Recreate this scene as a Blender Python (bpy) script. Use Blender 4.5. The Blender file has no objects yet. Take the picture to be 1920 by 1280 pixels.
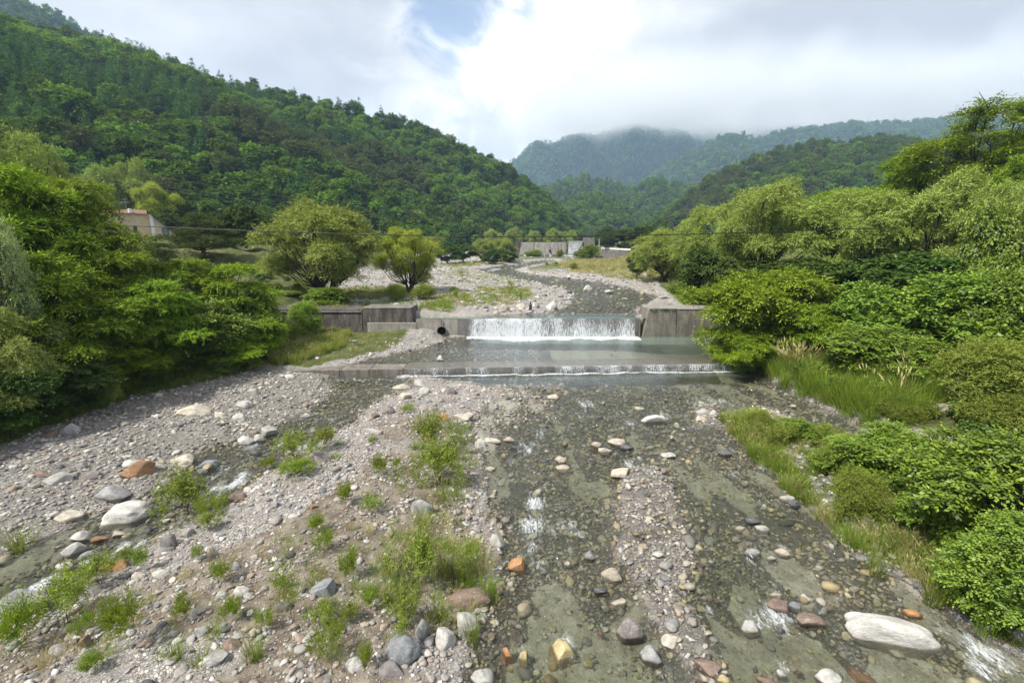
import bpy, bmesh, math, random
import numpy as np
from mathutils import Vector, Matrix, noise as mnoise

random.seed(7)
rng = np.random.default_rng(7)
scene = bpy.context.scene
COL = scene.collection

# ------------------------------------------------------------------ camera
F = 853.0                       # focal length in pixels of a 1920 wide picture (16 mm lens)
CAM_Z = 8.0
PITCH = math.atan(170 / F)
cam_data = bpy.data.cameras.new("camera")
cam_data.sensor_width = 36
cam_data.lens = 36 * F / 1920
cam_data.clip_start = 0.1
cam_data.clip_end = 20000
cam = bpy.data.objects.new("camera", cam_data)
cam.location = (0, 0, CAM_Z)
cam.rotation_euler = (math.pi / 2 - PITCH, 0, 0)
COL.objects.link(cam)
scene.camera = cam

# ------------------------------------------------------------------ exposure
scene.view_settings.view_transform = 'Standard'
scene.view_settings.look = 'None'
scene.view_settings.gamma = 1
scene.view_settings.exposure = 0.62
scene.render.engine = 'CYCLES'
cy = scene.cycles
cy.max_bounces = 8
cy.diffuse_bounces = 3
cy.glossy_bounces = 2
cy.transmission_bounces = 4
cy.transparent_max_bounces = 16
cy.volume_bounces = 5
cy.use_denoising = True
cy.caustics_reflective = False
cy.caustics_refractive = False

# ------------------------------------------------------------------ pixel -> ray
def ray(px, py):
    dx = (px - 960) / F
    dy = (640 - py) / F
    return np.array([dx, math.cos(PITCH) + dy * math.sin(PITCH), -math.sin(PITCH) + dy * math.cos(PITCH)])

def at_dist(px, py, Y):
    d = ray(px, py)
    t = Y / d[1]
    return np.array([d[0] * t, Y, CAM_Z + d[2] * t])

SL = 0.061                      # the low sill crosses the river a little askew
def P(px, py, reach=0):
    """ground point seen at that pixel, on the water plane of a reach"""
    d = ray(px, py)
    m = d[0] / d[1]
    k = -d[2] / d[1]
    if reach == 0:
        Y = (8 + 0.018 * 29.45) / (k + 0.018 * (1 - SL * m))
    elif reach == 1:
        Y = 7.6 / k
    else:
        Y = 7.23 / (k + 0.03)
    return m * Y, Y

def reach_of(px, py):
    x, y = P(px, py, 0)
    if y - SL * x - 29.45 < 0.2:
        return 0
    x, y = P(px, py, 1)
    return 1 if y < 40.6 else 2

def G(px, py):
    return P(px, py, reach_of(px, py))

# ------------------------------------------------------------------ sky and sun
TO_SUN = Vector((-0.50, -0.36, 0.79)).normalized()
SUN_EL = math.asin(TO_SUN.z)
SUN_ROT = math.atan2(TO_SUN.x, TO_SUN.y)

def sky():
    w = bpy.data.worlds.new("World")
    scene.world = w
    w.use_nodes = True
    nt = w.node_tree
    N, L = nt.nodes, nt.links
    N.clear()
    out = N.new('ShaderNodeOutputWorld')
    bg_sky = N.new('ShaderNodeBackground'); bg_sky.inputs[1].default_value = 0.13
    bg_cl = N.new('ShaderNodeBackground'); bg_cl.inputs[1].default_value = 1.22
    st = N.new('ShaderNodeTexSky'); st.sky_type = 'NISHITA'; st.sun_disc = False
    st.sun_elevation = SUN_EL; st.sun_rotation = SUN_ROT
    L.new(st.outputs[0], bg_sky.inputs[0])
    tc = N.new('ShaderNodeTexCoord')
    def dirn(px, py):
        d = ray(px, py); d = d / np.linalg.norm(d); return tuple(d)
    def math_(op, a, b=None, c=None, clamp=False):
        n = N.new('ShaderNodeMath'); n.operation = op; n.use_clamp = clamp
        for i, v in enumerate((a, b, c)):
            if v is None: continue
            if isinstance(v, (int, float)): n.inputs[i].default_value = v
            else: L.new(v, n.inputs[i])
        return n.outputs[0]
    def maprange(v, a, b, c=0, d=1):
        n = N.new('ShaderNodeMapRange'); n.interpolation_type = 'SMOOTHSTEP'
        L.new(v, n.inputs[0])
        for i, q in zip((1, 2, 3, 4), (a, b, c, d)): n.inputs[i].default_value = q
        return n.outputs[0]
    def noise(scale, detail, rough, dist=0.0, off=(0, 0, 0), sc=(1, 1, 1)):
        mp = N.new('ShaderNodeMapping'); mp.inputs[1].default_value = off; mp.inputs[3].default_value = sc
        L.new(tc.outputs['Generated'], mp.inputs[0])
        n = N.new('ShaderNodeTexNoise'); n.inputs['Scale'].default_value = scale
        n.inputs['Detail'].default_value = detail; n.inputs['Roughness'].default_value = rough
        n.inputs['Distortion'].default_value = dist
        L.new(mp.outputs[0], n.inputs['Vector'])
        return n.outputs['Fac']
    def spot(px, py, inner, outer, wob=None, amt=0.0):
        """1 within INNER degrees of that direction, 0 beyond OUTER"""
        n = N.new('ShaderNodeVectorMath'); n.operation = 'DOT_PRODUCT'
        nn = N.new('ShaderNodeVectorMath'); nn.operation = 'NORMALIZE'
        L.new(tc.outputs['Generated'], nn.inputs[0])
        L.new(nn.outputs[0], n.inputs[0]); n.inputs[1].default_value = dirn(px, py)
        ang = math_('MULTIPLY', math_('ARCCOSINE', math_('MINIMUM', n.outputs['Value'], 0.99999)), 57.2958)
        if wob is not None:
            ang = math_('ADD', ang, math_('MULTIPLY', math_('SUBTRACT', wob, 0.5), amt))
        return maprange(ang, outer, inner)
    nb = noise(2.3, 9, 0.55, 0.3, (0.7, 0.3, 0.1), (1, 1, 1.7))
    nf = noise(7.5, 10, 0.60, 0.5, (3.1, 1.2, 0.4), (1, 1, 1.4))
    nm = noise(4.6, 10, 0.58, 0.6, (6.1, 2.2, 1.4), (1, 1, 1.6))
    ns = noise(3.4, 7, 0.55, 0.2, (1.4, 5.2, 2.0), (1, 1, 3.0))
    bright = math_('MAXIMUM', spot(960, 190, 7, 19, nm, 26), spot(1040, 60, 4, 17, nm, 26))
    bright = math_('MAXIMUM', bright, math_('MULTIPLY', spot(790, 190, 1, 9, nf, 14), 0.9))
    puff = maprange(nf, 0.36, 0.66)
    base = math_('ADD', math_('MULTIPLY', maprange(nb, 0.34, 0.68), 0.34), math_('MULTIPLY', maprange(ns, 0.36, 0.66), 0.24))
    fac = math_('ADD', base, math_('MULTIPLY', bright, math_('ADD', 0.32, math_('MULTIPLY', puff, 0.56))))
    shade = math_('MULTIPLY', spot(1780, 170, 4, 26, nb, 24), 0.34)
    shade = math_('ADD', shade, math_('MULTIPLY', spot(720, 130, 1, 10, nm, 16), 0.16))
    fac = math_('SUBTRACT', fac, shade, clamp=True)
    fac = math_('ADD', fac, math_('MULTIPLY', math_('SUBTRACT', nm, 0.5), 0.42), clamp=True)
    cr = N.new('ShaderNodeValToRGB')
    e = cr.color_ramp.elements
    e[0].position = 0.0; e[0].color = (0.375, 0.375, 0.395, 1)
    e[1].position = 1.0; e[1].color = (0.85, 0.84, 0.83, 1)
    m = e.new(0.35); m.color = (0.495, 0.492, 0.50, 1)
    m = e.new(0.68); m.color = (0.625, 0.62, 0.62, 1)
    L.new(fac, cr.inputs[0]); L.new(cr.outputs[0], bg_cl.inputs[0])
    gap = math_('MAXIMUM', spot(838, 22, 2.2, 5.8, nf, 12), spot(862, 5, 1.5, 5.5, nf, 12))
    gap = math_('MAXIMUM', gap, math_('MULTIPLY', spot(842, 100, 0, 3.2, nf, 9), 0.9))
    gap = math_('MAXIMUM', gap, math_('MULTIPLY', spot(990, 5, 0, 2.2, nf, 9), 0.7))
    gap = math_('MULTIPLY', gap, 0.80)
    mx = N.new('ShaderNodeMixShader')
    L.new(gap, mx.inputs[0]); L.new(bg_cl.outputs[0], mx.inputs[1]); L.new(bg_sky.outputs[0], mx.inputs[2])
    L.new(mx.outputs[0], out.inputs[0])
sky()

sd_ = bpy.data.lights.new("sun", 'SUN')
sd_.energy = 5.0
sd_.angle = math.radians(3.0)
sd_.color = (1.0, 0.955, 0.88)
sun = bpy.data.objects.new("sun", sd_)
sun.rotation_euler = TO_SUN.to_track_quat('Z', 'Y').to_euler()
sun.location = (-30, -20, 80)
COL.objects.link(sun)

# ------------------------------------------------------------------ helpers
def make_mesh(name, V, Fs, mats=(), attrs=None, smooth=False, mat_idx=None):
    """V (n,3); Fs: one array (m,k) or a list of such arrays"""
    V = np.asarray(V, dtype=np.float32)
    if isinstance(Fs, np.ndarray): Fs = [Fs]
    Fs = [np.asarray(f, dtype=np.int32) for f in Fs if len(f)]
    me = bpy.data.meshes.new(name)
    me.vertices.add(len(V)); me.vertices.foreach_set("co", V.ravel())
    if Fs:
        loops = np.concatenate([f.ravel() for f in Fs])
        totals = np.concatenate([np.full(len(f), f.shape[1], dtype=np.int32) for f in Fs])
        starts = np.concatenate([[0], np.cumsum(totals)[:-1]]).astype(np.int32)
        me.loops.add(len(loops)); me.loops.foreach_set("vertex_index", loops)
        me.polygons.add(len(totals)); me.polygons.foreach_set("loop_start", starts)
        me.polygons.foreach_set("use_smooth", np.full(len(totals), smooth, dtype=bool))
        if mat_idx is not None:
            me.polygons.foreach_set("material_index", np.asarray(mat_idx, dtype=np.int32))
    for m in mats: me.materials.append(m)
    for k, a in (attrs or {}).items():
        a = np.asarray(a)
        if a.ndim == 2:
            at = me.attributes.new(k, 'FLOAT_VECTOR', 'POINT'); at.data.foreach_set("vector", a.astype(np.float32).ravel())
        elif a.dtype.kind == 'i':
            at = me.attributes.new(k, 'INT', 'POINT'); at.data.foreach_set("value", a.astype(np.int32))
        else:
            at = me.attributes.new(k, 'FLOAT', 'POINT'); at.data.foreach_set("value", a.astype(np.float32))
    me.update(calc_edges=True)
    return me

def link(name, data, parent=None, loc=None, rotz=0.0, scale=None):
    o = bpy.data.objects.new(name, data)
    COL.objects.link(o)
    if parent is not None: o.parent = parent
    if loc is not None: o.location = loc
    if rotz: o.rotation_euler = (0, 0, rotz)
    if scale is not None: o.scale = scale
    return o

def tag(o, label, cat=None, group=None, kind=None):
    if label: o["label"] = label
    if cat: o["category"] = cat
    if group: o["group"] = group
    if kind: o["kind"] = kind
    return o

def smooth01(t):
    t = np.clip(t, 0, 1)
    return t * t * (3 - 2 * t)

def _hash(ix, iy, seed):
    h = (ix.astype(np.int64) * 374761393 + iy.astype(np.int64) * 668265263 + seed * 1274126177) & 0xFFFFFFFF
    h = ((h ^ (h >> 13)) * 1274126177) & 0xFFFFFFFF
    return ((h ^ (h >> 16)) & 0xFFFFFF) / float(0xFFFFFF)

def vnoise(x, y, seed=0):
    ix = np.floor(x); iy = np.floor(y)
    fx = x - ix; fy = y - iy
    fx = fx * fx * (3 - 2 * fx); fy = fy * fy * (3 - 2 * fy)
    a = _hash(ix, iy, seed); b = _hash(ix + 1, iy, seed); c = _hash(ix, iy + 1, seed); d = _hash(ix + 1, iy + 1, seed)
    return (a * (1 - fx) + b * fx) * (1 - fy) + (c * (1 - fx) + d * fx) * fy

def fbm(x, y, seed=0, octaves=4, gain=0.5):
    x = np.asarray(x, dtype=np.float64); y = np.asarray(y, dtype=np.float64)
    s = 0; a = 1; t = 0
    for o in range(octaves):
        s = s + a * vnoise(x * 2 ** o + 17.3 * o, y * 2 ** o + 9.1 * o, seed + o)
        t += a; a *= gain
    return s / t                      # 0..1

def sd_poly(x, y, poly):
    """signed distance, positive inside"""
    x = np.asarray(x, dtype=np.float64); y = np.asarray(y, dtype=np.float64)
    d2 = np.full(x.shape, 1e18); inside = np.zeros(x.shape, dtype=bool)
    n = len(poly)
    for i in range(n):
        ax, ay = poly[i]; bx, by = poly[(i + 1) % n]
        ex, ey = bx - ax, by - ay
        t = np.clip(((x - ax) * ex + (y - ay) * ey) / (ex * ex + ey * ey + 1e-12), 0, 1)
        d2 = np.minimum(d2, (x - ax - t * ex) ** 2 + (y - ay - t * ey) ** 2)
        if ay != by:
            c = ((ay > y) != (by > y)) & (x < ex * (y - ay) / (by - ay) + ax)
            inside ^= c
    d = np.sqrt(d2)
    return np.where(inside, d, -d)

def wpoly(pts, reach):
    return [P(px, py, reach) for px, py in pts]
# ------------------------------------------------------------------ materials
def new_mat(name):
    m = bpy.data.materials.new(name); m.use_nodes = True
    m.node_tree.nodes.clear()
    return m, m.node_tree.nodes, m.node_tree.links

class NB:
    """short hand for node building"""
    def __init__(s, name):
        s.m, s.N, s.L = new_mat(name)
        s.out = s.N.new('ShaderNodeOutputMaterial')
    def put(s, sock, v):
        if v is None: return
        if isinstance(v, bpy.types.NodeSocket): s.L.new(v, sock)
        else:
            if sock.type == 'RGBA' and len(v) == 3: v = (*v, 1)
            sock.default_value = v
    def node(s, t, **kw):
        n = s.N.new(t)
        for k, v in kw.items(): setattr(n, k, v)
        return n
    def math(s, op, a, b=None, clamp=False):
        n = s.node('ShaderNodeMath', operation=op, use_clamp=clamp)
        s.put(n.inputs[0], a); s.put(n.inputs[1], b); return n.outputs[0]
    def mapr(s, v, a, b, c=0.0, d=1.0, smooth=True):
        n = s.node('ShaderNodeMapRange')
        if smooth: n.interpolation_type = 'SMOOTHSTEP'
        for i, q in enumerate((v, a, b, c, d)): s.put(n.inputs[i], q)
        return n.outputs[0]
    def mix(s, f, a, b, mode='MIX'):
        n = s.node('ShaderNodeMix', data_type='RGBA', blend_type=mode)
        s.put(n.inputs[0], f); s.put(n.inputs[6], a); s.put(n.inputs[7], b); return n.outputs[2]
    def attr(s, name, typ='GEOMETRY'):
        n = s.node('ShaderNodeAttribute', attribute_name=name, attribute_type=typ); return n
    def coords(s, scale=(1, 1, 1), kind='Object', loc=(0, 0, 0), rot=(0, 0, 0)):
        t = s.node('ShaderNodeTexCoord'); mp = s.node('ShaderNodeMapping')
        mp.inputs[1].default_value = loc; mp.inputs[2].default_value = rot; mp.inputs[3].default_value = scale
        s.L.new(t.outputs[kind], mp.inputs[0]); return mp.outputs[0]
    def pos(s, scale=(1, 1, 1)):
        t = s.node('ShaderNodeNewGeometry'); mp = s.node('ShaderNodeMapping'); mp.inputs[3].default_value = scale
        s.L.new(t.outputs['Position'], mp.inputs[0]); return mp.outputs[0]
    def noise(s, vec, scale, detail=4, rough=0.5, dist=0.0, out='Fac'):
        n = s.node('ShaderNodeTexNoise'); s.put(n.inputs['Vector'], vec)
        n.inputs['Scale'].default_value = scale; n.inputs['Detail'].default_value = detail
        n.inputs['Roughness'].default_value = rough; n.inputs['Distortion'].default_value = dist
        return n.outputs[out]
    def voro(s, vec, scale, feature='F1', rnd=1.0):
        n = s.node('ShaderNodeTexVoronoi', feature=feature); s.put(n.inputs['Vector'], vec)
        n.inputs['Scale'].default_value = scale; n.inputs['Randomness'].default_value = rnd
        return n
    def ramp(s, f, stops, interp='LINEAR'):
        n = s.node('ShaderNodeValToRGB'); cr = n.color_ramp; cr.interpolation = interp
        while len(cr.elements) < len(stops): cr.elements.new(0.5)
        for el, (p, c) in zip(cr.elements, stops):
            el.position = p; el.color = (*c, 1) if len(c) == 3 else c
        s.put(n.inputs[0], f); return n.outputs[0]
    def bump(s, h, strength, dist, normal=None):
        n = s.node('ShaderNodeBump'); n.inputs['Strength'].default_value = strength; n.inputs['Distance'].default_value = dist
        s.put(n.inputs['Height'], h)
        if normal is not None: s.put(n.inputs['Normal'], normal)
        return n.outputs[0]
    def pbr(s, color, rough=0.8, spec=0.3, normal=None, **kw):
        n = s.node('ShaderNodeBsdfPrincipled')
        s.put(n.inputs['Base Color'], color); s.put(n.inputs['Roughness'], rough)
        s.put(n.inputs['Specular IOR Level'], spec)
        if normal is not None: s.put(n.inputs['Normal'], normal)
        for k, v in kw.items(): s.put(n.inputs[k], v)
        return n.outputs[0]
    def mixs(s, f, a, b):
        n = s.node('ShaderNodeMixShader'); s.put(n.inputs[0], f); s.L.new(a, n.inputs[1]); s.L.new(b, n.inputs[2]); return n.outputs[0]
    def done(s, sh):
        s.L.new(sh, s.out.inputs[0]); return s.m

def c(r, g, b): return (r, g, b)

STONE = [(0.0, c(.085, .085, .09)), (.08, c(.17, .17, .175)), (.24, c(.26, .255, .25)), (.42, c(.365, .35, .33)),
         (.56, c(.295, .265, .235)), (.66, c(.49, .465, .425)), (.80, c(.60, .58, .54)), (.90, c(.33, .255, .20)), (1.0, c(.27, .225, .20))]

def mat_pebble(name, stops, gain=1.0):
    """scattered stones: the tone of each stone and its wetness, with painted tree shade on the left bank, come with the stone"""
    b = NB(name)
    tone = b.attr('tone', 'INSTANCER').outputs['Fac']; wet = b.attr('wet', 'INSTANCER').outputs['Fac']
    v = b.coords()
    n1 = b.noise(v, 2.2, 5, 0.6); n2 = b.noise(v, 14, 3, 0.6)
    col = b.ramp(tone, stops)
    k = b.math('MULTIPLY', b.mapr(n1, .25, .75, .78, 1.22), b.mapr(n2, .3, .7, .88, 1.12))
    hs = b.node('ShaderNodeHueSaturation'); b.put(hs.inputs['Value'], b.math('MULTIPLY', k, gain)); b.put(hs.inputs['Color'], col)
    col = hs.outputs[0]
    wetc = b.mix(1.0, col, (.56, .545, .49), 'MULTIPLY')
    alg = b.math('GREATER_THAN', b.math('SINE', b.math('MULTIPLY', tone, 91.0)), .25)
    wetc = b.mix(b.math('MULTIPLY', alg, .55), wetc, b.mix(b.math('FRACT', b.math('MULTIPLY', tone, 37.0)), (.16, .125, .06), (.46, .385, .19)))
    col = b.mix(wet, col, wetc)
    rough = b.mapr(wet, 0, 1, .88, .42)
    return b.done(b.pbr(col, rough, .3, b.bump(n2, .35, .05)))

def mat_boulder():
    b = NB('boulder_stone')
    oi = b.node('ShaderNodeObjectInfo')
    v = b.coords()
    r = b.math('MULTIPLY', oi.outputs['Random'], 40.0)
    cb = b.node('ShaderNodeCombineXYZ')
    for i in range(3): b.L.new(r, cb.inputs[i])
    va = b.node('ShaderNodeVectorMath', operation='ADD'); b.L.new(v, va.inputs[0]); b.L.new(cb.outputs[0], va.inputs[1])
    v = va.outputs[0]
    n1 = b.noise(v, 1.6, 6, .6); n2 = b.noise(v, 9, 6, .65); n3 = b.noise(v, 40, 3, .6)
    col = oi.outputs['Color']
    k = b.math('MULTIPLY', b.mapr(n1, .3, .7, .74, 1.2), b.mapr(n2, .3, .7, .82, 1.16))
    k = b.math('MULTIPLY', k, b.mapr(n3, .3, .7, .90, 1.08))
    hs = b.node('ShaderNodeHueSaturation'); b.put(hs.inputs['Value'], k); b.put(hs.inputs['Color'], col)
    col = hs.outputs[0]
    # rusty stains and lichen of their own shape
    st = b.mapr(b.noise(v, 2.4, 5, .7, .6), .60, .74)
    col = b.mix(b.math('MULTIPLY', st, .35), col, b.mix(1.0, col, (.80, .58, .38), 'MULTIPLY'))
    vein = b.mapr(b.math('ABSOLUTE', b.math('SUBTRACT', b.noise(v, 1.1, 3, .5, 1.0), .5)), .012, .0)
    col = b.mix(b.math('MULTIPLY', vein, .4), col, (.60, .59, .56))
    dark = b.mapr(b.noise(v, 5.5, 4, .6), .62, .72)
    col = b.mix(b.math('MULTIPLY', dark, .35), col, b.mix(1.0, col, (.45, .44, .42), 'MULTIPLY'))
    bm = b.bump(n2, .5, .06); bm = b.bump(n3, .4, .015, bm)
    # the waterline darkens stones standing in the stream
    wet = b.attr('wetline', 'OBJECT').outputs['Fac']
    z = b.node('ShaderNodeSeparateXYZ'); b.L.new(b.node('ShaderNodeNewGeometry').outputs['Position'], z.inputs[0])
    wl = b.math('ADD', wet, b.math('MULTIPLY', b.math('SUBTRACT', n2, .5), .10))
    wm = b.mapr(b.math('SUBTRACT', z.outputs[2], wl), .06, .0)
    col = b.mix(wm, col, b.mix(1.0, col, (.40, .36, .30), 'MULTIPLY'))
    return b.done(b.pbr(col, b.mapr(wm, 0, 1, .85, .4), .3, bm))

def mat_ground():
    b = NB('river_ground')
    sand = b.attr('sand').outputs['Fac']; turf = b.attr('turf').outputs['Fac']; under = b.attr('under').outputs['Fac']; soil = b.attr('soil').outputs['Fac']  # under: wet ground, plus painted tree shade on the left gravel
    v = b.pos()
    def pebbles(scale):
        vo = b.voro(v, scale); ve = b.voro(v, scale, 'DISTANCE_TO_EDGE')
        col = b.ramp(vo.outputs['Color'], STONE)
        gapm = b.mapr(ve.outputs['Distance'], .0, .16)
        return b.mix(gapm, b.mix(1.0, col, (.55, .50, .45), 'MULTIPLY'), col), gapm
    vw = b.node('ShaderNodeVectorMath', operation='ADD'); b.L.new(v, vw.inputs[0])
    nz = b.node('ShaderNodeVectorMath', operation='SCALE'); b.L.new(b.noise(v, 6, 3, .6, out='Color'), nz.inputs[0]); nz.inputs['Scale'].default_value = .12
    b.L.new(nz.outputs[0], vw.inputs[1]); v = vw.outputs[0]
    c1, g1 = pebbles(17.0); c2, g2 = pebbles(44.0)
    big = b.mapr(b.noise(v, .8, 4, .6), .42, .58)
    peb = b.mix(big, c2, c1); gm = b.mix(big, g2, g1)
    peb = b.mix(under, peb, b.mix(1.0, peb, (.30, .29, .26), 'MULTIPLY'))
    fine = b.noise(v, 60, 4, .7)
    med = b.noise(v, 2.4, 5, .65)
    sandc = b.mix(b.mapr(med, .3, .7), (.33, .31, .275), (.50, .475, .43))
    sandc = b.mix(b.mapr(fine, .35, .7), b.mix(1.0, sandc, (.70, .68, .66), 'MULTIPLY'), sandc)
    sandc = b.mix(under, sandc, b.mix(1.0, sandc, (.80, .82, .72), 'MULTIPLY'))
    soilc = b.mix(b.mapr(med, .35, .65), (.20, .16, .12), (.37, .32, .255))
    soilc = b.mix(b.mapr(fine, .35, .65), b.mix(1.0, soilc, (.6, .6, .6), 'MULTIPLY'), soilc)
    turfc = b.mix(b.mapr(b.noise(v, 1.1, 5, .7), .35, .65), (.075, .10, .025), (.18, .19, .06))
    turfc = b.mix(b.mapr(fine, .35, .65), b.mix(1.0, turfc, (.5, .5, .5), 'MULTIPLY'), turfc)
    col = b.mix(b.mapr(b.math('ADD', sand, b.math('MULTIPLY', b.math('SUBTRACT', med, .5), .9)), .35, .65), peb, sandc)
    col = b.mix(b.mapr(b.math('ADD', soil, b.math('MULTIPLY', b.math('SUBTRACT', med, .5), 1.0)), .35, .70), col, soilc)
    col = b.mix(b.mapr(b.math('ADD', turf, b.math('MULTIPLY', b.math('SUBTRACT', med, .5), .8)), .35, .65), col, turfc)
    h = b.math('ADD', gm, b.math('MULTIPLY', fine, .35))
    return b.done(b.pbr(col, b.mapr(under, 0, 1, .9, .5), .25, b.bump(h, .7, .022)))

def mat_water():
    b = NB('stream_water')
    depth = b.attr('depth').outputs['Fac']; foam = b.attr('foam').outputs['Fac']; calm = b.attr('calm').outputs['Fac']
    v = b.pos((1, .55, 1))
    w1 = b.noise(v, 1.6, 4, .55, .9); w2 = b.noise(v, 5.0, 5, .6, 1.2); w3 = b.noise(v, 13, 4, .6, .5)
    h = b.math('ADD', b.math('MULTIPLY', w1, .5), b.math('ADD', b.math('MULTIPLY', w2, .42), b.math('MULTIPLY', w3, .34)))
    bn = b.node('ShaderNodeBump'); bn.inputs['Distance'].default_value = .42
    b.put(bn.inputs['Strength'], b.mapr(calm, 0, 1, 1.0, .10)); b.put(bn.inputs['Height'], h)
    nrm = bn.outputs[0]
    # the same mirror share from above and from below, so that daylight reaches the bed
    dt = b.node('ShaderNodeVectorMath', operation='DOT_PRODUCT')
    b.L.new(b.node('ShaderNodeNewGeometry').outputs['Incoming'], dt.inputs[0]); b.L.new(nrm, dt.inputs[1])
    one = b.math('SUBTRACT', 1.0, b.math('ABSOLUTE', dt.outputs['Value']), True)
    fres = b.math('ADD', .032, b.math('MULTIPLY', .968, b.math('POWER', one, 5.0)))
    tint = b.ramp(b.math('MULTIPLY', depth, .7), [(0, c(.97, .97, .94)), (.30, c(.76, .80, .68)), (1, c(.26, .44, .32))])
    tr = b.node('ShaderNodeBsdfTransparent'); b.L.new(tint, tr.inputs[0])
    mil = b.node('ShaderNodeBsdfDiffuse'); mil.inputs[0].default_value = (.27, .35, .28, 1)
    body = b.mixs(b.mapr(depth, .35, 1.3, .01, .5), tr.outputs[0], mil.outputs[0])
    gl = b.node('ShaderNodeBsdfGlossy'); gl.inputs['Roughness'].default_value = .06; b.L.new(nrm, gl.inputs['Normal'])
    gl.inputs[0].default_value = (.92, .95, 1, 1)
    sh = b.mixs(fres, body, gl.outputs[0])
    vf = b.pos((1, .24, 1))
    f1 = b.noise(vf, 11.0, 8, .74, 2.2); f2 = b.noise(vf, 2.6, 4, .6, .8)
    fm = b.math('ADD', b.math('MULTIPLY', f1, .7), b.math('MULTIPLY', f2, .3))
    fm = b.math('ADD', fm, b.math('MULTIPLY', b.math('SUBTRACT', foam, 1.0), .42))
    fm = b.mapr(fm, .366, .49)
    fd = b.node('ShaderNodeBsdfDiffuse'); fd.inputs[0].default_value = (.86, .89, .90, 1)
    b.put(fd.inputs['Normal'], b.bump(f1, .6, .10))
    brk = b.mapr(b.noise(b.pos((1, .5, 1)), 38, 3, .7), .30, .62, .25, 1.0)
    return b.done(b.mixs(b.math('MULTIPLY', fm, b.math('MULTIPLY', brk, .74)), sh, fd.outputs[0]))

def mat_fall(name, thin, sx=6.0):
    b = NB(name)
    v = b.coords((sx, sx, .22)); v2 = b.coords((1.2, 1.2, .35))
    n = b.noise(v, 1.0, 6, .7, .2); n2 = b.noise(v2, 1.0, 3, .5); n3 = b.noise(b.coords((18, 18, 5)), 1.0, 4, .7)
    e = b.attr('thick').outputs['Fac']
    a = b.math('ADD', b.math('MULTIPLY', n, .62), b.math('ADD', b.math('MULTIPLY', n2, .11), b.math('MULTIPLY', n3, .22)))
    a = b.math('ADD', a, b.math('MULTIPLY', b.math('SUBTRACT', e, .5), .5))
    a = b.mapr(a, thin - .09, thin + .11)
    d = b.node('ShaderNodeBsdfDiffuse'); d.inputs[0].default_value = (.82, .86, .89, 1)
    t = b.node('ShaderNodeBsdfTranslucent'); t.inputs[0].default_value = (.75, .80, .85, 1)
    wsh = b.mixs(.35, d.outputs[0], t.outputs[0])
    tr = b.node('ShaderNodeBsdfTransparent'); tr.inputs[0].default_value = (.86, .89, .9, 1)
    gl = b.node('ShaderNodeBsdfGlossy'); gl.inputs['Roughness'].default_value = .15
    clear = b.mixs(.10, tr.outputs[0], gl.outputs[0])
    return b.done(b.mixs(b.math('MULTIPLY', a, .95), clear, wsh))

def mat_concrete(name, base, dark, stain=.5, streak=.6, rustc=(.45, .27, .13), wet=False):
    b = NB(name)
    v = b.pos()
    n1 = b.noise(v, 1.2, 6, .65); n2 = b.noise(v, 12, 5, .7); n3 = b.noise(v, 70, 2, .6)
    vs = b.pos((1.5, 1.5, .35)); s1 = b.noise(vs, 1.3, 6, .7, .5)
    vs2 = b.pos((4.5, 4.5, .7)); s2 = b.noise(vs2, 1.0, 5, .7, .2)
    col = b.mix(b.mapr(n1, .3, .7), base, b.mix(1.0, base, (.72, .71, .69), 'MULTIPLY'))
    col = b.mix(b.math('MULTIPLY', b.mapr(s1, .42, .60), stain), col, dark)
    col = b.mix(b.math('MULTIPLY', b.mapr(n2, .52, .66), stain), col, dark)
    col = b.mix(b.math('MULTIPLY', b.mapr(s2, .62, .72), streak), col, (.62, .59, .53))
    col = b.mix(b.math('MULTIPLY', b.mapr(b.noise(b.pos((1.4, 1.4, .4)), 1.3, 5, .7), .64, .74), streak * .7), col, rustc)
    # form-board courses
    w = b.node('ShaderNodeTexWave', wave_type='BANDS', bands_direction='Z'); b.L.new(v, w.inputs[0])
    w.inputs['Scale'].default_value = 1.05; w.inputs['Distortion'].default_value = .25
    ln = b.mapr(w.outputs['Fac'], .03, .0)
    col = b.mix(b.math('MULTIPLY', ln, .35), col, dark)
    h = b.math('ADD', b.math('MULTIPLY', n2, .6), b.math('MULTIPLY', n3, .4))
    return b.done(b.pbr(col, .35 if wet else .9, .3, b.bump(h, .5, .03)))

def mat_leaf(name, c1, c2, trans=.35, var=.25, gloss=.0, rough=.5):
    """c1 darker, c2 lighter; each leaf has its tint, each plant its own shade"""
    b = NB(name)
    t = b.attr('tint').outputs['Fac']; oi = b.node('ShaderNodeObjectInfo')
    col = b.mix(t, c1, c2)
    hs = b.node('ShaderNodeHueSaturation')
    b.put(hs.inputs['Hue'], b.mapr(oi.outputs['Random'], 0, 1, .5 - .02 * var / .25, .5 + .016 * var / .25, False))
    b.put(hs.inputs['Value'], b.mapr(oi.outputs['Random'], 0, 1, 1 - var, 1 + var, False)); b.put(hs.inputs['Color'], col)
    col = hs.outputs[0]
    d = b.node('ShaderNodeBsdfDiffuse'); b.L.new(col, d.inputs[0])
    tr = b.node('ShaderNodeBsdfTranslucent'); b.L.new(b.mix(1.0, col, (1.15, 1.1, .55), 'MULTIPLY'), tr.inputs[0])
    sh = b.mixs(trans, d.outputs[0], tr.outputs[0])
    if gloss:
        g = b.node('ShaderNodeBsdfGlossy'); g.inputs['Roughness'].default_value = rough
        sh = b.mixs(gloss, sh, g.outputs[0])
    return b.done(sh)

def mat_bark(name, c1, c2):
    b = NB(name); v = b.coords((3, 3, .7)); n = b.noise(v, 3, 6, .7)
    return b.done(b.pbr(b.mix(b.mapr(n, .35, .65), c1, c2), .95, .2, b.bump(n, .6, .04)))

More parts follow.
